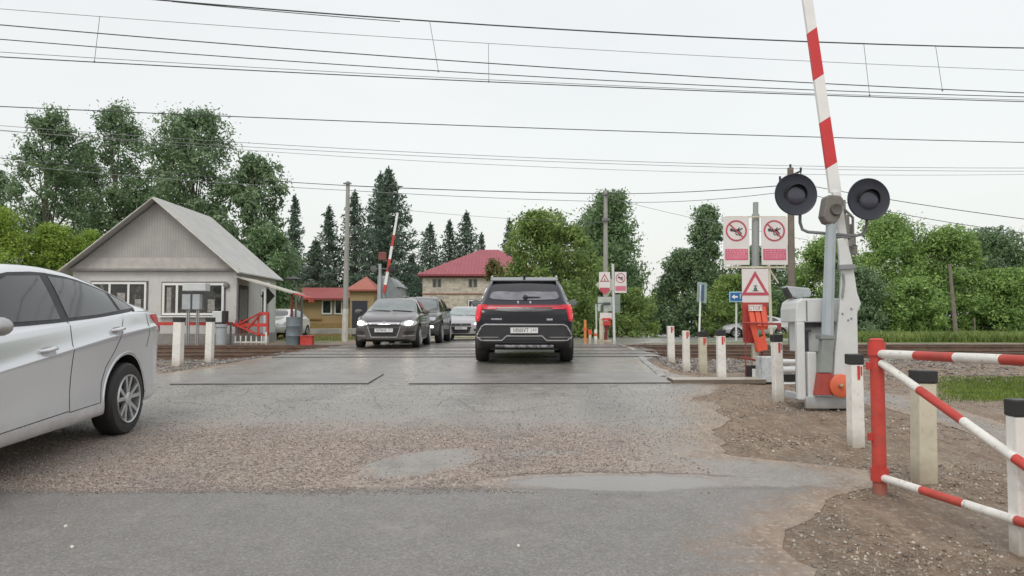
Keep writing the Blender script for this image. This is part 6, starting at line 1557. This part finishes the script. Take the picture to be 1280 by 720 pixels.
# light bar
tl = patch(bv, [(-.93,1.125),(.93,1.125),(.93,1.045),(-.93,1.045)], 'y-', .006, 'light_bar', mat('dark red lamp glass', (.07,.004,.01), .12, coat=.4, emis=(1,.02,.04), estr=.04), sr, 0)
patch(bv, [(-.80,1.094),(.80,1.094),(.80,1.076),(-.80,1.076)], 'y-', .011, 'light_strip', REDG, tl, 0, passes=3)
for s in (-1, 1):
    t1 = patch(bv, [(s*.93,1.13),(s*.70,1.12),(s*.70,1.09),(s*.79,1.045),(s*.805,.93),(s*.84,.80),(s*.90,.80),(s*.95,.93)][::s], 'y-', .010, 'tail_light', REDL, sr, 1)
    patch(bv, [(s*.90,1.10),(s*.81,1.09),(s*.82,.95),(s*.85,.84),(s*.885,.84),(s*.925,.95)][::s], 'y-', .016, 'lit_lamp', mat('bright red lamp', (.6,.01,.03), .25, emis=(1,.03,.06), estr=.28), t1, 1)
    patch(bv, [(s*.76,1.065),(s*.50,1.055),(s*.54,1.035),(s*.76,1.035)][::s], 'y-', .015, 'lit_lamp', REDG, t1, 0)
for x in (-.115, .115):
    h, n_ = proj(bv, (x, 1.155), 'y-', .012); mb = MB(); mb.box(h, (.035,.012,.045)); mb.build('badge', CHROME, sr, bevel=.004)
patch(bv, [(-.62,.865),(-.42,.865),(-.42,.835),(-.62,.835)], 'y-', .006, 'badge', mat('silver lettering', (.45,.45,.47), .3, metal=.6), sr, 0)
patch(bv, [(.42,.86),(.53,.86),(.53,.825),(.42,.825)], 'y-', .006, 'badge', mat('silver lettering', (.45,.45,.47), .3, metal=.6), sr, 0)
patch(bv, [(-.80,.745),(.80,.745),(.88,.55),(.80,.46),(-.80,.46),(-.88,.55)], 'y-', .004, 'bumper_panel', mat('charcoal bumper plastic', (.030,.031,.035), .45), sr, 0)
OUT = [(-.33,.535),(-.42,.45),(-.80,.45),(-.89,.53),(-.80,.71),(-.74,.745),(.74,.745),(.80,.71),(.89,.53),(.80,.45),(.42,.45),(.33,.535)]
trim(bv, OUT+[OUT[0]], 'y-', .017, 'chrome_surround', CHROME, sr, off=.008)
for s in (-1, 1): trim(bv, [(s*.84,.51),(s*.48,.51)], 'y-', .008, 'chrome_strip', CHROME, sr, off=.008)
mb = MB(); mb.box((0,-2.30,.34), (1.10,.12,.06)); mb.box((0,-2.36,.335), (1.06,.03,.045)); mb.build('skid_plate', mat('silver skid plate', (.22,.22,.235), .4, metal=.5, rust=((.05,.05,.05), .48)), sr, bevel=.015)
plate(sr, (0,-2.385,.64), .52, 'М505УТ', 0, '62')
mirrors(cc, sr, GLOSSB, .62, 1.17, .955+.14)
for (wy, s) in ((cc['rw'],1),(cc['rw'],-1),(cc['fw'],1),(cc['fw'],-1)): wheel(sr, s*(.955-.125), wy, cc['wr'], .25, s, 5, True)
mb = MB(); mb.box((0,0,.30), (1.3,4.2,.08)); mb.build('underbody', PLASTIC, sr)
place(sr, .27, 13.85+2.34, R(-1.0), cc['rw'], cc['fw'])
# --- cars seen from the front
def hatch(name, label, col, hw, L, H, light, txt, lampm, hood, detailed=True, sedan=False, plate_z=.50):
    h2 = L/2
    c = dict(hw=hw, len=L, rw=-h2+.82, fw=h2-.86, wr=.315, arch=.375, roofz=H, roofw=hw*.66, scoop=.012, sh=.012, ck=.5,
        st=[-h2,-h2+.04,-h2+.12,-h2+.25,-h2+.4,-h2+.6,-1.2,-.8,-.4,0,.3,.55,.8,h2-1.15,h2-.95,h2-.75,h2-.55,h2-.38,h2-.24,h2-.13,h2-.05,h2],
        plan=[(-h2,.80),(-h2+.12,.92),(-h2+.5,.98),(-1,1),(h2-1.1,1),(h2-.6,.965),(h2-.3,.90),(h2-.1,.80),(h2,.70)],
        top=[(-h2,.85),(-h2+.08,1.05),(-h2+.3,H-.3 if not sedan else 1.1),(-h2+.55,H-.1 if not sedan else 1.13),(-.9 if sedan else -1.1,H-.03 if not sedan else H-.12),(-.4,H),(.05,H-.02),(h2-1.85,H-.10),(h2-1.15,1.03),(h2-.95,.975),(h2-.5,.90),(h2-.25,.83),(h2-.1,.76),(h2,.66)],
        belt=[(-h2,.80),(-h2+.2,.98),(-.5,.95),(h2-1.1,.91),(h2-.5,.82),(h2-.2,.74),(h2,.62)],
        bot=[(-h2,.34),(-h2+.3,.24),(h2-.5,.18),(h2-.15,.20),(h2,.26)],
        crz=[(-h2,.74),(h2-1,.74),(h2-.4,.68),(h2,.54)])
    r = thing(name, label, 'car'); m = paint(name+' paint', col, .4, .3, dh=.4)
    b, bv = car_body(c, m, r); k = hw/.875
    wz0 = 1.00
    patch(bv, [(-.68*k,wz0+.015),(-.64*k,1.15),(-.53*k,H-.105),(.53*k,H-.105),(.64*k,1.15),(.68*k,wz0+.015),(.3,wz0+.04),(-.3,wz0+.04)], 'y+', .006, 'windscreen', hood, r, 1)
    for sx in ('x-', 'x+'):
        sg = patch(bv, [(-h2+.55,1.05),(-h2+.8,H-.17),(-.9,H-.11),(0,H-.10),(h2-1.75,H-.19),(h2-1.15,1.0),(h2-1.4,.985),(-.5,1.0)], sx, .004, 'side_window', GLASS_D, r, 1)
        trim(bv, [(-.22,1.0),(-.24,H-.11)], sx, .014, 'pillar', GLOSSB, sg, off=.006)
        trim(bv, [(-.20,.98),(-.18,.32)], sx, .004, 'door_gap', SEAM, r); trim(bv, [(h2-1.30,.96),(h2-1.28,.6),(h2-1.36,.32)], sx, .004, 'door_gap', SEAM, r)
        for hy_ in (-.55, .25):
            h, n_ = proj(bv, (hy_, .83), sx, .02); mb = MB(); mb.tube([h+Vector((0,-.08,0)), h+Vector((0,.08,0))], .013, 8); mb.build('door_handle', m, r, smooth=True)
    for s in (-1, 1):
        hl = patch(bv, [(s*.80*k,.76),(s*.60*k,.785),(s*.44*k,.70),(s*.46*k,.64),(s*.60*k,.605),(s*.76*k,.615),(s*.83*k,.68)][::s], 'y+', .006, 'headlight', LAMPC, r, 1)
        if lampm: patch(bv, [(s*.745*k,.735),(s*.62*k,.745),(s*.53*k,.69),(s*.56*k,.64),(s*.72*k,.645)][::s], 'y+', .014, 'lit_bulb', lampm, hl, 1)
        patch(bv, [(s*.80*k,.50),(s*.52*k,.47),(s*.52*k,.38),(s*.76*k,.40)][::s], 'y+', .004, 'lower_intake', PLASTIC, r, 1)
        if detailed: trim(bv, [(s*.50*k,.345),(s*.78*k,.355)], 'y+', .012, 'bumper_trim', mat('dull chrome', (.45,.45,.46), .3, metal=.7), r, off=.004)
    patch(bv, [(-.42*k,.695),(.42*k,.695),(.40*k,.60),(-.40*k,.60)], 'y+', .004, 'grille', PLASTIC, r, 0)
    patch(bv, [(-.42*k,.56),(.42*k,.56),(.34*k,.33),(.26*k,.29),(-.26*k,.29),(-.34*k,.33)], 'y+', .004, 'lower_grille', PLASTIC, r, 0)
    if detailed:
        patch(bv, [(-.43*k,.705),(0,.715),(.43*k,.705),(.42*k,.668),(0,.655),(-.42*k,.668)], 'y+', .010, 'chrome_bar', CHROME, r, 0)
        h, n_ = proj(bv, (0,.685), 'y+', .02); mb = MB(); ring(mb, (h.x, h.z), .045, .056, h.y, dep=.008); mb.bar((h.x-.06,h.y+.004,h.z-.008), (h.x+.06,h.y+.004,h.z+.008), .008, .012, up=(0,1,0)); mb.build('badge', CHROME, r)
        trim(bv, [(-.44*k,.60),(-.34*k,.315),(.34*k,.315),(.44*k,.60)], 'y+', .016, 'grille_surround', mat('dull chrome', (.45,.45,.46), .3, metal=.7), r, off=.004)
    h, n_ = proj(bv, (0, plate_z), 'y+', .02); plate(r, (0, h.y+.02, plate_z), .50, txt[0], PI, txt[1])
    mirrors(c, r, m, h2-1.42, 1.02, hw+.09)
    for a, bx_ in (((-.60,1.02),(-.05,1.05)), ((.02,1.03),(.55,1.06))): trim(bv, [a, bx_], 'y+', .008, 'wiper', PLASTIC, r, off=.012)
    for (wy, s) in ((c['rw'],1),(c['rw'],-1),(c['fw'],1),(c['fw'],-1)): wheel(r, s*(hw-.10), wy, c['wr'], .20, s, 7, False)
    shadowpan(c, r)
    return r, c
r1, c1 = hatch('grey_hatchback', 'dark grey hatchback facing us with warm headlights lit', (.085,.073,.075), .88, 4.25, 1.46, True, ('Е774НА', '71'), HEADG, GLASS_M)
place(r1, -3.46, 19.9+2.12, PI+R(.5), c1['rw'], c1['fw'])
r3, c3 = hatch('grey_sedan', 'light grey sedan last in the oncoming queue, partly hidden by the black suv', (.42,.41,.42), .87, 4.4, 1.47, True, ('К249ОР', '71'), HEADW, mat('windscreen painted sky sheen', (.26,.31,.31), .1, var=.2, coat=.6), False, True)  # pale windscreen colour holds a painted sky reflection
place(r3, -2.02, 30.2+2.2, PI-R(1.5), c3['rw'], c3['fw'])
# dark off-roader between them
sr2, cc2, b2_, bv2, mm2 = suv((.055,.050,.050), 'dark_suv', 'tall dark suv half hidden behind the grey hatchback')
patch(bv2, [(-.70,1.16),(-.60,1.56),(.60,1.56),(.70,1.16)], 'y+', .006, 'windscreen', GLASS_M, sr2, 1)
for s in (-1, 1):
    hl = patch(bv2, [(s*.80,.90),(s*.58,.90),(s*.56,.78),(s*.78,.77)][::s], 'y+', .006, 'headlight', LAMPC, sr2, 1)
    patch(bv2, [(s*.74,.60),(s*.62,.60),(s*.62,.53),(s*.74,.53)][::s], 'y+', .01, 'lit_bulb', HEADW, hl, 1)
patch(bv2, [(-.50,.88),(.50,.88),(.46,.62),(-.46,.62)], 'y+', .004, 'grille', PLASTIC, sr2, 1)
plate(sr2, (0, 2.38, .52), .5, 'А160МК', PI, '71')
mirrors(cc2, sr2, PLASTIC, .72, 1.18, .955+.13)
for (wy, s) in ((cc2['rw'],1),(cc2['rw'],-1),(cc2['fw'],1),(cc2['fw'],-1)): wheel(sr2, s*(.955-.125), wy, cc2['wr'], .24, s, 5, False)
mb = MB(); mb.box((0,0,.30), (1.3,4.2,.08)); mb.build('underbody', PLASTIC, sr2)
place(sr2, P(518,400,25.5).x, 25.0+2.35, PI-R(1.0), cc2['rw'], cc2['fw'])
# parked cars far away
def small_car(name, label, col, x, y, rz, L=4.3, hw=.86, H=1.45):
    h2 = L/2
    c = dict(hw=hw, len=L, rw=-h2+.8, fw=h2-.85, wr=.32, arch=.37, roofz=H, roofw=hw*.66, st=[-h2,-h2+.08,-h2+.3,-h2+.6,-1,-.5,0,.5,.9,h2-.9,h2-.5,h2-.2,h2],
        plan=[(-h2,.82),(-h2+.4,.97),(0,1),(h2-.6,.96),(h2,.72)], top=[(-h2,.9),(-h2+.3,1.08),(-1,H-.08),(-.3,H),(.3,H-.06),(h2-1.1,1.0),(h2-.3,.85),(h2,.65)],
        belt=[(-h2,.8),(-h2+.3,.98),(h2-1.1,.92),(h2,.6)], bot=[(-h2,.3),(0,.2),(h2,.28)], crz=[(-h2,.75),(h2,.55)])
    r = thing(name, label, 'car'); m = paint(name+' paint', col, .3, .3); b, bv = car_body(c, m, r)
    for sx in ('x-', 'x+'): patch(bv, [(-h2+.75,1.03),(-.95,H-.16),(-.3,H-.10),(.3,H-.16),(.95,1.0)], sx, .005, 'side_window', GLASS_D, r, 1)
    patch(bv, [(-.6,1.08),(-.5,H-.12),(.5,H-.12),(.6,1.08)], 'y-', .005, 'rear_window', GLASS_D, r, 1)
    patch(bv, [(-.62,1.04),(-.5,H-.13),(.5,H-.13),(.62,1.04)], 'y+', .005, 'windscreen', GLASS_D, r, 1)
    for s in (-1, 1):
        patch(bv, [(s*.78,.88),(s*.6,.88),(s*.6,.74),(s*.78,.74)][::s], 'y-', .006, 'tail_light', REDL, r, 1); patch(bv, [(s*.72,.68),(s*.5,.70),(s*.5,.60),(s*.70,.58)][::s], 'y+', .006, 'headlight', LAMPC, r, 1)
    for (wy, s) in ((c['rw'],1),(c['rw'],-1),(c['fw'],1),(c['fw'],-1)): wheel(r, s*(hw-.10), wy, c['wr'], .2, s, 6, False)
    place(r, x, y, rz, c['rw'], c['fw']); r.location.z = g(x, y)+.01+(r.location.z-r.location.z); return r
Yc_ = 47.; small_car('parked_car', 'silver car parked side on behind the blue direction sign', (.50,.50,.52), P(945,410,Yc_).x, Yc_, R(80))
Yc_ = 52.; small_car('parked_car', 'red brown car parked among weeds right of the leaning pole', (.22,.09,.085), P(1213,410,Yc_).x, Yc_, R(96), L=3.9)
Yc_ = 95.; small_car('distant_car', 'tiny dark car far down the road', (.05,.05,.055), P(827,410,Yc_).x, Yc_, R(-8))
Yc_ = 33.; small_car('white_car', 'white car parked behind the hut canopy posts', (.70,.70,.68), P(338,400,Yc_).x, Yc_+1.5, R(178))
for o in bpy.data.objects:
    if o.type == 'MESH' and o.data.users == 1: o.data.name = o.name
